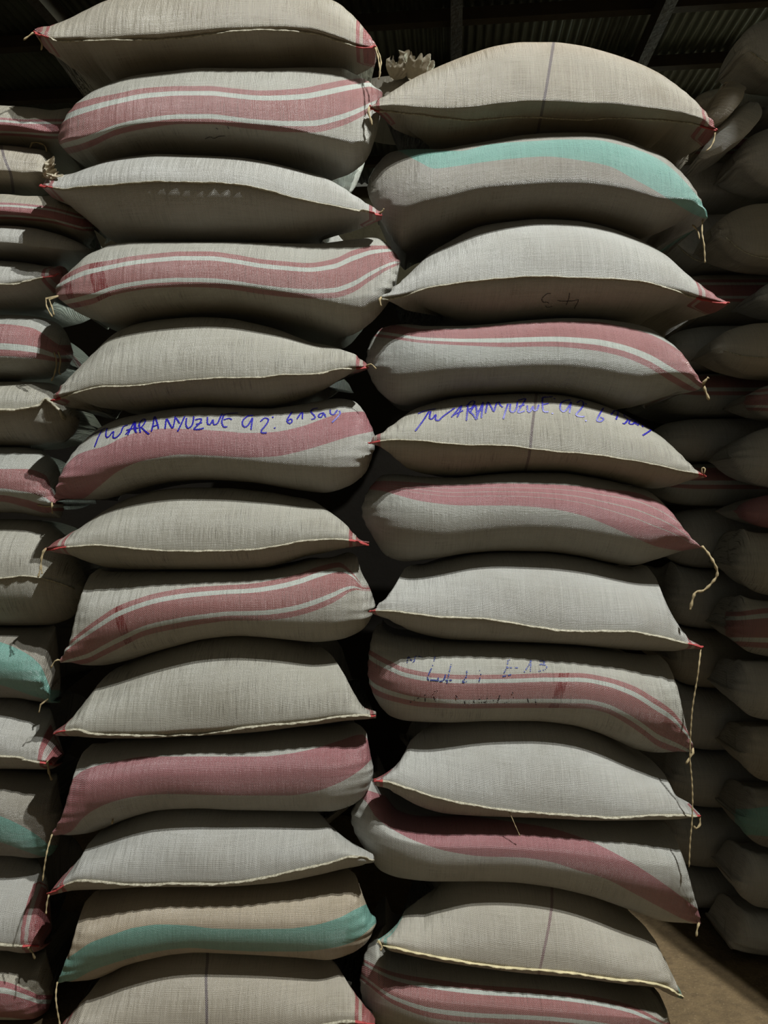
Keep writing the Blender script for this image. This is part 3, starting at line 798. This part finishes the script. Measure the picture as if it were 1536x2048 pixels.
  top=[(104,2078),(112,2058),(122,2036),(135,2013),(156,1988),(172,1973),(208,1958),(250,1943),(302,1928),(350,1921),(417,1923),(469,1926),(521,1929),(599,1929),(651,1926),(690,1943),(715,1973),(735,2005),(750,2046)],
  bot=[(104,2082),(150,2092),(250,2098),(400,2098),(550,2094),(650,2086),(720,2068),(750,2050)],
  seam=[(106,2080),(160,2076),(250,2079),(365,2080),(443,2079),(521,2072),(600,2058),(690,2042),(748,2048)]),
]
RIGHT = [
 dict(label='large dusty beige sack with a thin purple line, topmost of the right stack', mat='plain_cream', ends=E2, group=GR, red=(28, 36), over=0.22, kp=0.62, hem=0.8, dusty=0.8,
  thread=[(1108,80),(1100,131),(1089,196),(1076,262)],
  top=[(731,214),(760,190),(798,163),(842,144),(891,125),(945,106),(999,91),(1054,84),(1108,84),(1163,90),(1217,103),(1272,120),(1326,143),(1364,169),(1397,199),(1419,229),(1437,259)],
  bot=[(731,220),(745,240),(760,261),(787,286),(831,297),(880,297),(934,289),(999,278),(1054,268),(1108,264),(1163,263),(1217,266),(1261,275),(1299,289),(1337,298),(1380,286),(1413,272),(1437,264)],
  seam=[(735,219),(782,222),(836,229),(891,237),(945,240),(999,235),(1054,234),(1108,236),(1163,238),(1217,235),(1272,238),(1326,240),(1380,245),(1434,261)],
  strings=[([(735,222),(741,238),(744,250)],0.003),[(1430,262),(1428,280),(1420,296),(1412,302)]]),
 dict(label='grey sack with a bright teal band on top, second in the right stack', mat='teal', ends=('deep','ear'), group=GR, nose=0.5,
  top=[(716,370),(724,350),(744,328),(782,303),(831,298),(880,298),(934,290),(999,279),(1054,270),(1108,266),(1163,265),(1217,268),(1261,277),(1299,291),(1337,306),(1364,330),(1386,357),(1402,390),(1413,420),(1420,432)],
  bot=[(716,378),(728,420),(752,465),(790,505),(814,514),(852,490),(907,468),(961,452),(1027,442),(1092,437),(1163,440),(1217,449),(1272,465),(1310,476),(1342,471),(1386,449),(1420,437)],
  band=([(716,270),(836,290),(870,300),(918,302),(983,288),(1070,282),(1135,279),(1190,280),(1244,291),(1299,309),(1342,336),(1375,369),(1402,402),(1420,428)],
        [(716,290),(790,300),(835,322),(870,337),(907,333),(961,325),(1027,317),(1092,313),(1163,321),(1217,332),(1266,357),(1310,381),(1353,408),(1391,430),(1420,440)]),
  strings=[[(1405,440),(1404,465),(1408,490),(1410,525)],[(1385,450),(1395,462),(1399,478)]]),
 dict(label='silvery white sack with pink corners and a scrawled 43 below its seam', mat='plain_red', ends=E2, endD=0.30, group=GR, red=(0, 66), over=0.03,
  top=[(756,593),(763,586),(775,567),(803,532),(842,502),(892,480),(931,463),(961,453),(1027,443),(1092,438),(1163,441),(1217,450),(1272,466),(1310,481),(1349,503),(1377,532),(1410,566),(1444,598),(1458,605)],
  bot=[(756,598),(766,604),(786,622),(814,641),(858,650),(914,651),(987,647),(1070,638),(1143,634),(1210,636),(1282,643),(1349,647),(1388,633),(1427,619),(1458,609)],
  seam=[(762,597),(803,591),(847,578),(903,569),(959,561),(1014,556),(1070,554),(1126,555),(1182,556),(1237,559),(1293,566),(1349,580),(1393,594),(1455,607)],
  ink=[(INK_43,1060,570,12.8,0.0022,'ink_dark','scrawled_number')],
  strings=[([(758,596),(762,612)],0.003)]),
 dict(label='grey sack with a broad red and a narrow red stripe along its top, right stack', mat='double', ends=('deep','ear'), group=GR, nose=0.5,
  top=[(712,720),(718,690),(735,665),(765,652),(814,648),(858,652),(914,652),(987,648),(1070,640),(1143,636),(1210,638),(1282,646),(1321,656),(1349,675),(1371,697),(1391,733),(1405,762),(1412,770)],
  bot=[(712,730),(722,765),(752,800),(797,815),(847,806),(914,794),(987,789),(1070,785),(1126,788),(1182,797),(1226,810),(1276,817),(1321,808),(1366,792),(1405,777),(1412,774)],
  band=([(712,640),(780,648),(847,658),(914,658),(987,651),(1070,645),(1126,643),(1182,643),(1237,651),(1293,666),(1338,688),(1377,718),(1399,752),(1412,768)],
        [(712,668),(780,677),(847,686),(931,691),(1014,694),(1098,693),(1182,700),(1237,711),(1293,733),(1349,767),(1388,786),(1412,790)]),
  strings=[([(1408,775),(1414,790),(1418,800)],0.0035),([(1405,768),(1412,760),(1417,755)],0.0035)]),
 dict(label='white sack with blue handwriting above its front seam', mat='gappy_line', ends=E2, endD=0.10, group=GR, red=(36, 16), over=0.03, thread=[(1074,780),(1065,850),(1059,906),(1047,955)], hem=0.9,
  top=[(725,885),(752,857),(775,836),(797,822),(847,807),(914,795),(987,790),(1070,787),(1126,789),(1182,798),(1237,814),(1293,840),(1338,866),(1371,900),(1399,937),(1411,951)],
  bot=[(725,890),(747,904),(764,922),(791,939),(847,950),(914,953),(987,947),(1059,943),(1126,943),(1210,953),(1282,967),(1338,977),(1377,970),(1411,956)],
  seam=[(728,888),(764,881),(819,881),(875,885),(931,889),(1014,892),(1070,898),(1126,903),(1182,909),(1237,917),(1293,925),(1349,938),(1410,953)],
  ink=[(INK_R,820,780,3.012,0.0056,'ink')], strings=[[(1404,950),(1404,936),(1410,938),(1408,948)]]),
 dict(label='grey-white sack with a pink band of fine pale lines, right stack', mat='lines', ends=('deep','ear'), group=GR, nose=0.5,
  top=[(702,1028),(708,1000),(719,984),(736,962),(764,945),(800,948),(847,953),(914,955),(987,949),(1059,945),(1126,945),(1210,955),(1282,970),(1321,980),(1349,1006),(1377,1051),(1402,1088),(1408,1092)],
  bot=[(702,1034),(712,1050),(736,1078),(769,1115),(808,1123),(875,1117),(948,1106),(1014,1102),(1098,1103),(1182,1112),(1237,1123),(1293,1131),(1338,1120),(1382,1104),(1408,1096)],
  band=([(702,965),(775,962),(819,964),(903,970),(987,967),(1070,968),(1154,972),(1210,978),(1265,984),(1310,1000),(1349,1026),(1382,1063),(1408,1092)],
        [(702,975),(770,983),(791,989),(847,1003),(931,1011),(1014,1011),(1098,1017),(1165,1031),(1210,1048),(1265,1073),(1321,1095),(1377,1103),(1408,1104)]),
  strings=[([(1403,1092),(1415,1105),(1430,1130),(1434,1150),(1420,1170),(1405,1182),(1390,1186),(1380,1220)],0.0035)]),
 dict(label='plain silvery sack with frayed seam and red right corner, above the red-striped lettered sack', mat='plain_red', ends=E2, group=GR, red=(24, 32), over=0.03, hem=1.15,
  top=[(728,1221),(735,1210),(747,1190),(769,1165),(791,1147),(825,1135),(875,1127),(959,1121),(1026,1116),(1098,1117),(1154,1122),(1210,1128),(1265,1132),(1299,1138),(1321,1166),(1349,1210),(1377,1250),(1406,1292)],
  bot=[(728,1225),(752,1242),(780,1258),(836,1271),(903,1279),(987,1282),(1070,1285),(1154,1289),(1237,1296),(1310,1301),(1360,1302),(1406,1297)],
  seam=[(732,1223),(764,1222),(819,1226),(875,1232),(959,1237),(1014,1244),(1081,1254),(1143,1262),(1210,1262),(1265,1262),(1321,1273),(1366,1285),(1404,1294)],
  strings=[[(1402,1295),(1395,1353),(1384,1424),(1380,1508),(1384,1566),(1385,1600),(1384,1641),(1380,1686),(1378,1734)]]),
 dict(label='sack with three red stripes and faded blue lettering, right stack', mat='triple', ends=('deep','ear'), group=GR, nose=0.55, weft=[(1113,10)], lean=-0.3,
  top=[(716,1310),(725,1290),(740,1276),(780,1274),(836,1275),(903,1281),(987,1284),(1070,1287),(1154,1291),(1237,1297),(1300,1302),(1324,1306),(1343,1344),(1363,1388),(1371,1422),(1381,1461),(1392,1498)],
  bot=[(716,1330),(722,1370),(736,1395),(752,1413),(780,1433),(819,1442),(903,1445),(987,1442),(1070,1442),(1154,1450),(1210,1464),(1265,1484),(1310,1500),(1349,1505),(1392,1502)],
  band=([(716,1285),(750,1306),(778,1321),(808,1335),(864,1346),(931,1350),(1014,1349),(1098,1346),(1154,1346),(1210,1354),(1265,1371),(1304,1393),(1343,1420),(1371,1455),(1392,1490)],
        [(716,1352),(730,1368),(752,1390),(791,1404),(847,1414),(931,1417),(1014,1416),(1098,1416),(1170,1417),(1210,1425),(1249,1445),(1282,1467),(1321,1495),(1392,1515)]),
  ink=[(INK_8,770,1290,4.042,0.0042,'ink_old','handwriting',0.35),(INK_8B,770,1290,4.042,0.0034,'ink_dark','faded_writing',0.35)],
  strings=[([(1388,1503),(1380,1515),(1372,1528)],0.003)]),
 dict(label='plain white sack with sagging front seam, below the lettered red-striped sack', mat='plain_red', ends=E2, endD=0.32, group=GR, red=(32, 12), over=0.02,
  top=[(734,1560),(741,1543),(764,1509),(786,1484),(825,1470),(903,1464),(987,1460),(1070,1464),(1137,1467),(1210,1470),(1280,1488),(1332,1506),(1349,1523),(1371,1562),(1388,1601),(1404,1628)],
  bot=[(734,1565),(758,1577),(791,1600),(836,1617),(892,1628),(987,1633),(1098,1637),(1210,1641),(1293,1640),(1349,1638),(1404,1633)],
  seam=[(738,1562),(775,1562),(825,1578),(886,1598),(959,1611),(1026,1620),(1098,1627),(1182,1631),(1237,1634),(1293,1631),(1349,1629),(1402,1630)],
  strings=[([(1398,1632),(1400,1648),(1392,1657),(1386,1650)],0.003),([(1018,1622),(1030,1650),(1040,1672)],0.0012)]),
 dict(label='white sack with a wide dusky-red band slanting to its right corner', mat='single', ends=('deep','ear'), group=GR, nose=0.5,
  top=[(680,1620),(690,1606),(725,1594),(758,1590),(791,1601),(836,1618),(892,1629),(987,1634),(1098,1638),(1210,1642),(1293,1641),(1332,1640),(1354,1668),(1377,1729),(1393,1785),(1404,1842)],
  bot=[(680,1628),(697,1660),(725,1697),(764,1743),(808,1757),(875,1763),(959,1763),(1026,1765),(1098,1773),(1182,1790),(1265,1815),(1321,1832),(1360,1843),(1404,1848)],
  band=([(680,1560),(747,1584),(850,1615),(1000,1640),(1100,1656),(1165,1676),(1237,1710),(1293,1744),(1349,1783),(1404,1825)],
        [(680,1570),(730,1601),(752,1634),(791,1662),(836,1684),(903,1704),(970,1713),(1042,1715),(1098,1723),(1154,1740),(1210,1757),(1265,1785),(1321,1815),(1377,1843),(1404,1852)]),
  strings=[([(1398,1846),(1394,1860),(1393,1873)],0.003)]),
 dict(label='plain white sack with teal corners, second from bottom of the right stack', mat='plain_teal', ends=E2, endD=0.30, group=GR, red=(24, 12), hem=0.9, hemmat='hem_teal', thread=[(1104,1810),(1098,1850),(1086,1910),(1076,1955)],
  top=[(750,1872),(757,1850),(764,1822),(780,1808),(825,1800),(903,1800),(1014,1807),(1126,1815),(1182,1820),(1250,1826),(1310,1830),(1327,1832),(1338,1872),(1354,1916),(1368,1990)],
  bot=[(750,1882),(770,1900),(836,1915),(903,1928),(1014,1943),(1126,1953),(1226,1965),(1300,1975),(1368,1996)],
  seam=[(754,1880),(764,1888),(797,1895),(847,1907),(903,1918),(959,1927),(1070,1938),(1154,1946),(1226,1956),(1282,1962),(1327,1971),(1366,1992)],
  strings=[([(757,1882),(764,1895),(760,1900)],0.003)]),
 dict(label='sack with red stripes, lowest of the right stack, cut by the frame', mat='triple', ends=('deep','round'), group=GR, nose=0.5,
  top=[(700,1940),(708,1915),(730,1893),(764,1893),(836,1912),(903,1926),(1014,1942),(1126,1954),(1226,1966),(1300,1974),(1340,1982),(1352,2010),(1360,2060)],
  bot=[(700,1955),(715,2010),(740,2060),(780,2088),(903,2100),(1098,2102),(1240,2100),(1330,2096),(1360,2076)],
  band=([(700,1900),(730,1920),(790,1945),(864,1958),(959,1970),(1070,1978),(1182,1992),(1260,2010),(1330,2045)],
        [(700,1940),(730,1965),(790,2010),(875,2038),(959,2046),(1070,2050),(1182,2060),(1300,2080)])),
]
BACK = [
 dict(label='sack with a pink stripe, topmost of the stack behind on the left', mat='bg_red', ends=('round','round'), group=GB,
  top=[(-420,250),(-380,215),(-200,200),(0,211),(49,214),(93,220),(125,216),(165,240)], bot=[(-420,255),(-380,282),(-200,282),(0,281),(24,282),(60,289),(110,300),(150,290),(165,250)],
  band=([(-420,235),(0,235),(49,239),(110,238),(165,240)],[(-420,272),(0,271),(49,273),(110,278),(165,272)])),
 dict(label='white sack tied off in a frilled mouth, second of the stack behind', mat='plain_line', ends=('round','ear'), group=GB, thread=[(0,283),(10,320),(22,350),(27,386)],
  top=[(-420,320),(-380,290),(-200,284),(0,284),(24,284),(49,290),(73,302),(85,325),(92,349)], bot=[(-420,330),(-380,380),(-200,388),(0,386),(49,391),(70,385),(85,365),(92,355)],
  extra=[lambda s: add_ruffle(s, 88, 350, 2.05, 0.35, 0.030, 0.036, 10, 5)],
  strings=[[(84,352),(94,356),(101,351)],[(60,287),(75,285),(90,292),(93,303)],[(73,295),(72,305),(70,315)]]),
 dict(label='sack with a faded pink stripe, below the frilled mouth', mat='bg_red', ends=('round','round'), group=GB,
  top=[(-420,420),(-380,392),(0,388),(49,392),(90,392),(140,420),(165,450)], bot=[(-420,430),(-380,455),(0,450),(50,454),(100,466),(140,482),(165,470)],
  band=([(-420,405),(0,405),(90,412),(165,430)],[(-420,438),(0,438),(90,444),(165,462)])),
 dict(label='plain beige sack half in shadow, below the faded pink striped one', mat='plain_red', ends=('round','round'), group=GB,
  top=[(-420,480),(-380,456),(0,451),(50,455),(100,467),(140,484),(160,498)], bot=[(-420,490),(-380,510),(0,510),(37,512),(80,518),(130,515),(160,503)]),
 dict(label='grey sack with front seam and red corner touching the red-barred sack', mat='plain_red', ends=('round','ear'), group=GB, red=(0,34),
  top=[(-420,560),(-380,515),(0,508),(37,511),(73,517),(100,530),(120,546)], bot=[(-420,575),(-380,620),(0,625),(50,624),(80,619),(105,590),(120,551)],
  seam=[(-418,566),(-300,572),(0,568),(50,562),(75,557),(118,549)]),
 dict(label='dark shadowed sack with red band and hanging string ends', mat='double', ends=('round','round'), group=GB, nose=0.6,
  top=[(-420,690),(-380,640),(0,630),(50,634),(90,650),(110,680),(118,705)], bot=[(-420,710),(-380,755),(0,759),(60,757),(100,746),(118,715)],
  band=([(-420,650),(0,648),(60,655),(118,690)],[(-420,712),(0,712),(60,716),(118,724)]),
  strings=[[(108,704),(113,722),(110,745),(103,762)],[(116,703),(121,720),(118,745),(122,748)]]),
 dict(label='sack with crumpled lumpy front hem, deep in shadow behind on the left', mat='gappy_red', ends=('round','round'), group=GB, hem=2.0,
  top=[(-420,830),(-380,775),(0,763),(60,765),(100,780),(118,805),(132,835)], bot=[(-420,845),(-380,888),(0,891),(90,887),(120,870),(132,842)],
  seam=[(-418,836),(-200,822),(0,820),(40,818),(75,812),(95,800),(130,836)]),
 dict(label='sack with red band and a lit patch, left of the pink handwritten sack', mat='double', ends=('round','ear'), group=GB, nose=0.55,
  top=[(-420,970),(-380,905),(0,894),(50,900),(85,925),(100,960),(108,1000)], bot=[(-420,985),(-380,1022),(0,1026),(60,1035),(95,1036),(108,1008)],
  band=([(-420,938),(0,938),(50,938),(90,950),(108,990)],[(-420,1000),(0,1003),(50,1014),(95,1026),(108,1022)]),
  strings=[[(75,1010),(92,1013),(107,1012)],[(104,1005),(104,1016),(105,1027)]]),
 dict(label='plain sack with seam across its middle and jagged shadow, seventh up behind', mat='gappy_red', ends=('round','round'), group=GB,
  top=[(-420,1140),(-380,1055),(0,1038),(50,1042),(95,1065),(125,1110),(150,1170)], bot=[(-420,1160),(-380,1245),(0,1251),(60,1250),(110,1237),(140,1205),(150,1182)],
  seam=[(-418,1150),(-200,1158),(0,1156),(50,1152),(100,1160),(148,1176)]),
 dict(label='sack with a bright teal band and pointed tip, upper of two teal sacks behind', mat='teal', ends=('round','ear'), group=GB, nose=0.55,
  top=[(-420,1330),(-380,1270),(0,1255),(50,1262),(85,1300),(95,1350),(102,1400)], bot=[(-420,1345),(-380,1392),(0,1396),(40,1402),(75,1406),(102,1405)],
  band=([(-420,1180),(-150,1250),(0,1284),(40,1300),(80,1330),(102,1380)],[(-420,1300),(-150,1345),(0,1370),(60,1390),(95,1402),(102,1408)]),
  strings=[[(83,1404),(80,1415),(78,1425)]]),
 dict(label='white sack with lit top and red tip between the two teal sacks', mat='plain_red', ends=('round','ear'), group=GB, red=(0,26),
  top=[(-420,1490),(-380,1420),(0,1408),(50,1415),(80,1445),(97,1490),(106,1522)], bot=[(-420,1505),(-380,1536),(0,1538),(70,1539),(106,1529)],
  seam=[(-418,1500),(0,1512),(50,1518),(104,1526)], strings=[([(95,1522),(98,1545),(104,1560)],0.003)]),
 dict(label='sack with a teal band and ragged shadow edge, lower of two teal sacks behind', mat='teal', ends=('round','round'), group=GB, nose=0.55,
  top=[(-420,1620),(-380,1560),(0,1542),(50,1548),(80,1578),(97,1620)], bot=[(-420,1640),(-380,1706),(0,1712),(40,1716),(65,1713),(85,1692),(97,1635)],
  band=([(-420,1520),(-150,1590),(0,1632),(40,1650),(80,1675),(97,1690)],[(-420,1600),(-150,1650),(0,1684),(50,1702),(80,1712),(97,1715)])),
 dict(label='white sack with red tip below the lower teal sack', mat='plain_red', ends=('round','ear'), group=GB, red=(0,34),
  top=[(-420,1860),(-380,1740),(0,1720),(40,1735),(65,1770),(75,1820),(80,1885)], bot=[(-420,1875),(-380,1898),(0,1901),(40,1906),(80,1893)],
  seam=[(-418,1868),(0,1887),(30,1890),(78,1890)], strings=[([(55,1893),(65,1905),(70,1918)],0.003)]),
 dict(label='sack with red stripes at the lower left edge of the view', mat='bg_red', ends=('round','round'), group=GB, nose=0.55,
  top=[(-420,1990),(-380,1925),(0,1908),(40,1915),(65,1935),(77,1960)], bot=[(-420,2000),(-380,2036),(0,2040),(40,2038),(66,2020),(77,1985)],
  band=([(-420,1962),(0,1962),(50,1978),(77,1990)],[(-420,2060),(0,2060),(77,2060)])),
]
for spL, Y0, k0 in ((LEFT, 2.00, 0), (RIGHT, 2.00, 20), (BACK, 2.10, 40)):
    ss = [prep(sp, Y0) for sp in spL]
    for it in range(2):
        for a, b in zip(ss[:-1], ss[1:]): settle(a, b)
    last = ss[-1]
    if spL is not BACK: last.zb = np.maximum(last.zb, 0.0)
    for i, s in enumerate(ss): build(s, k0 + i)

# ------------------------------------------------------------------ sacks beyond the aisle on the right, and behind the front stacks
GN = 'sacks of the near pile right of the aisle'; GF = 'sacks of the row behind the aisle'; GT = 'sacks slumped on top of the right pile'
def row(x0, x1, y0, y1, label, mat, group, Yf, ends=('round', 'round'), dy=0, seam=None, **kw):
    h = y1 - y0; m = (y0 + y1) / 2
    top = [(x0, m - 3), (x0 + 12, m - h * 0.27), (x0 + 40, m - h * 0.42), (x0 + 90, y0 + 1), ((x0 + x1) / 2, y0), (x1 - 90, y0 + 2), (x1 - 35, m - h * 0.38), (x1, m - 3)]
    bot = [(x0, m + 3), (x0 + 14, m + h * 0.30), (x0 + 45, m + h * 0.45), (x0 + 95, y1), ((x0 + x1) / 2, y1), (x1 - 90, y1), (x1 - 35, m + h * 0.42), (x1, m + 3)]
    d = dict(label=label, mat=mat, ends=ends, group=group, top=top, bot=bot, **kw)
    if seam: d['seam'] = [(x0 + 2, m), (x0 + 60, m + seam * h), ((x0 + x1) / 2, m + seam * h), (x1 - 60, m + seam * h * 0.8), (x1 - 2, m)]
    b = kw.get('bandf')
    if b:
        d['band'] = ([(x0, y0 + h * b[0] + 8), (x0 + 70, y0 + h * b[0]), (x1, y0 + h * b[0])], [(x0, y0 + h * b[1] - 4), (x0 + 70, y0 + h * b[1]), (x1, y0 + h * b[1])])
    return d
NEAR = [
 row(1500, 1850, 28, 182, 'pale rounded sack end at the top right corner of the view', 'plain_red', GN, 2.42, seam=0.2),
 row(1556, 1850, 186, 246, 'thin pressed sack under the sack at the top right corner', 'plain_red', GN, 2.42),
 row(1497, 1850, 250, 400, 'pale bulging sack end at the right edge beside the top dusty sack', 'plain_red', GN, 2.42),
 row(1450, 1810, 404, 548, 'rounded brownish sack end with curved seam, right of the teal-topped sack', 'plain_cream', GN, 2.42, seam=0.25),
 row(1536, 1850, 552, 640, 'sack recessed in shadow at the right edge beside the 43 sack', 'plain_red', GN, 2.42),
 row(1446, 1820, 644, 760, 'shadowed sack with slanting seam, right of the broad red striped sack', 'plain_line', GN, 2.42, seam=0.1),
 row(1516, 1850, 763, 846, 'sack end with red and white stripes at the right edge', 'triple', GN, 2.42, bandf=(0.1, 0.75)),
 row(1484, 1830, 850, 982, 'paler greenish-white sack end at the right edge beside the blue-lettered sack', 'plain_red', GN, 2.42),
 row(1500, 1850, 985, 1060, 'dull red sack end under the paler greenish-white one', 'single', GN, 2.42, bandf=(-0.1, 1.1)),
 row(1486, 1840, 1063, 1195, 'dark sack with specks, above the red-striped bulging end on the right', 'gappy_red', GN, 2.42),
 row(1478, 1830, 1198, 1314, 'bulging sack end with red stripes between white lines at the right edge', 'triple', GN, 2.42, bandf=(0.15, 0.85)),
 row(1482, 1840, 1317, 1442, 'plain shadowed sack end below the bulging red-striped one', 'plain_red', GN, 2.42),
 row(1500, 1850, 1445, 1568, 'very dark plain sack end low on the right edge', 'plain_cream', GN, 2.42),
 row(1500, 1860, 1571, 1700, 'very dark sack end with a teal band, low on the right edge', 'teal', GN, 2.42, bandf=(0.3, 0.8)),
 row(1490, 1880, 1703, 1820, 'dark sack second from the floor at the lower right edge', 'plain_red', GN, 2.42),
 row(1478, 1900, 1823, 1942, 'dark sack on the earth floor at the lower right edge', 'plain_red', GN, 2.42),
]
FAR = [
 row(1404, 1800, 172, 250, 'small sunlit sack tip between the top dusty sack and the slumped sacks', 'plain_cream', GF, 2.72),
 row(1325, 1760, 254, 322, 'pinkish lit sack peeking out under the top dusty sack on the right', 'bg_red', GF, 2.72, bandf=(0.2, 0.8)),
 row(1335, 1770, 325, 425, 'olive-grey shadowed sack beside the teal band', 'plain_red', GF, 2.72),
 row(1350, 1780, 428, 546, 'rounded dim sack behind the hanging strings of the teal-topped sack', 'plain_red', GF, 2.72, seam=0.3),
 row(1340, 1770, 549, 648, 'dim sack with a dull red band behind the pink corner of the 43 sack', 'bg_red', GF, 2.72, bandf=(0.1, 0.55)),
 row(1352, 1770, 651, 744, 'dim plain sack behind the broad red striped sack', 'plain_red', GF, 2.72),
 row(1340, 1770, 747, 834, 'dim sack with dull pink stripes behind the knotted string', 'double', GF, 2.72, bandf=(0.05, 0.5)),
 row(1325, 1760, 837, 924, 'dark plain sack behind the right end of the blue-lettered sack', 'plain_red', GF, 2.72),
 row(1335, 1770, 927, 1012, 'dark sack with pink stripes above the curling string', 'double', GF, 2.72, bandf=(0.1, 0.6)),
 row(1345, 1780, 1015, 1136, 'dark plain sack behind the curling string', 'plain_red', GF, 2.72),
 row(1350, 1780, 1139, 1258, 'nearly black sack below the curling string', 'plain_red', GF, 2.72),
 row(1355, 1790, 1261, 1376, 'nearly black sack behind the long straight string, upper one', 'plain_cream', GF, 2.72),
 row(1350, 1790, 1379, 1500, 'nearly black sack behind the long straight string, lower one', 'plain_red', GF, 2.72),
 row(1350, 1800, 1503, 1615, 'nearly black sack third above the floor in the aisle shadow', 'plain_red', GF, 2.72),
 row(1345, 1810, 1618, 1735, 'nearly black sack second above the floor in the aisle shadow', 'plain_red', GF, 2.72),
 row(1355, 1830, 1738, 1848, 'nearly black sack lying on the floor in the aisle shadow', 'plain_red', GF, 2.72),
]
for spL, Y0, k0 in ((NEAR, 2.42, 60), (FAR, 2.72, 80)):
    ss = [prep(sp, Y0) for sp in spL]
    for it in range(2):
        for a, b in zip(ss[:-1], ss[1:]): settle(a, b)
    ss[-1].zb = np.maximum(ss[-1].zb, 0.0)
    for i, s in enumerate(ss): build(s, k0 + i, 0.29 if spL is NEAR else 0.55)
TOPS = [
 row(1402, 1530, 183, 229, 'wrinkled brown-grey sack leaning steeply below the top right corner', 'plain_cream', GT, 2.42, tilt=(0, -1.02, 0)),
 row(1412, 1568, 226, 284, 'pale slumped sack with long folds, leaning below the steep wrinkled one', 'plain_red', GT, 2.42, tilt=(0, -0.86, 0)),
]
for i, sp in enumerate(TOPS): build(prep(sp, 2.42), 100 + i, 0.27)
RUF = row(700, 1040, 150, 240, 'sack behind the two stacks with a crumpled open mouth showing between them', 'plain_cream', 'sacks hidden behind the front stacks', 2.56)
RUF['extra'] = [lambda s: add_ruffle(s, 785, 158, 2.54, 1.15, 0.040, 0.050, 11, 11), lambda s: add_ruffle(s, 822, 160, 2.56, 1.2, 0.060, 0.065, 9, 4)]
build(prep(RUF, 2.56), 110, 0.4)

# unseen post added right of the view to shade the piles across the aisle
def build_shade_post():
    v, f = box_vf((1.80, 1.52, 2.6), (0.50, 0.34, 5.2), Matrix.Rotation(BR, 3, 'Z'))
    struct('shade_post', mesh_from('shade_post', v, f, False), plain('shade_post_concrete', lin(120, 110, 92), 0.9, 0.004, var=0.2, bscale=18))
build_shade_post()
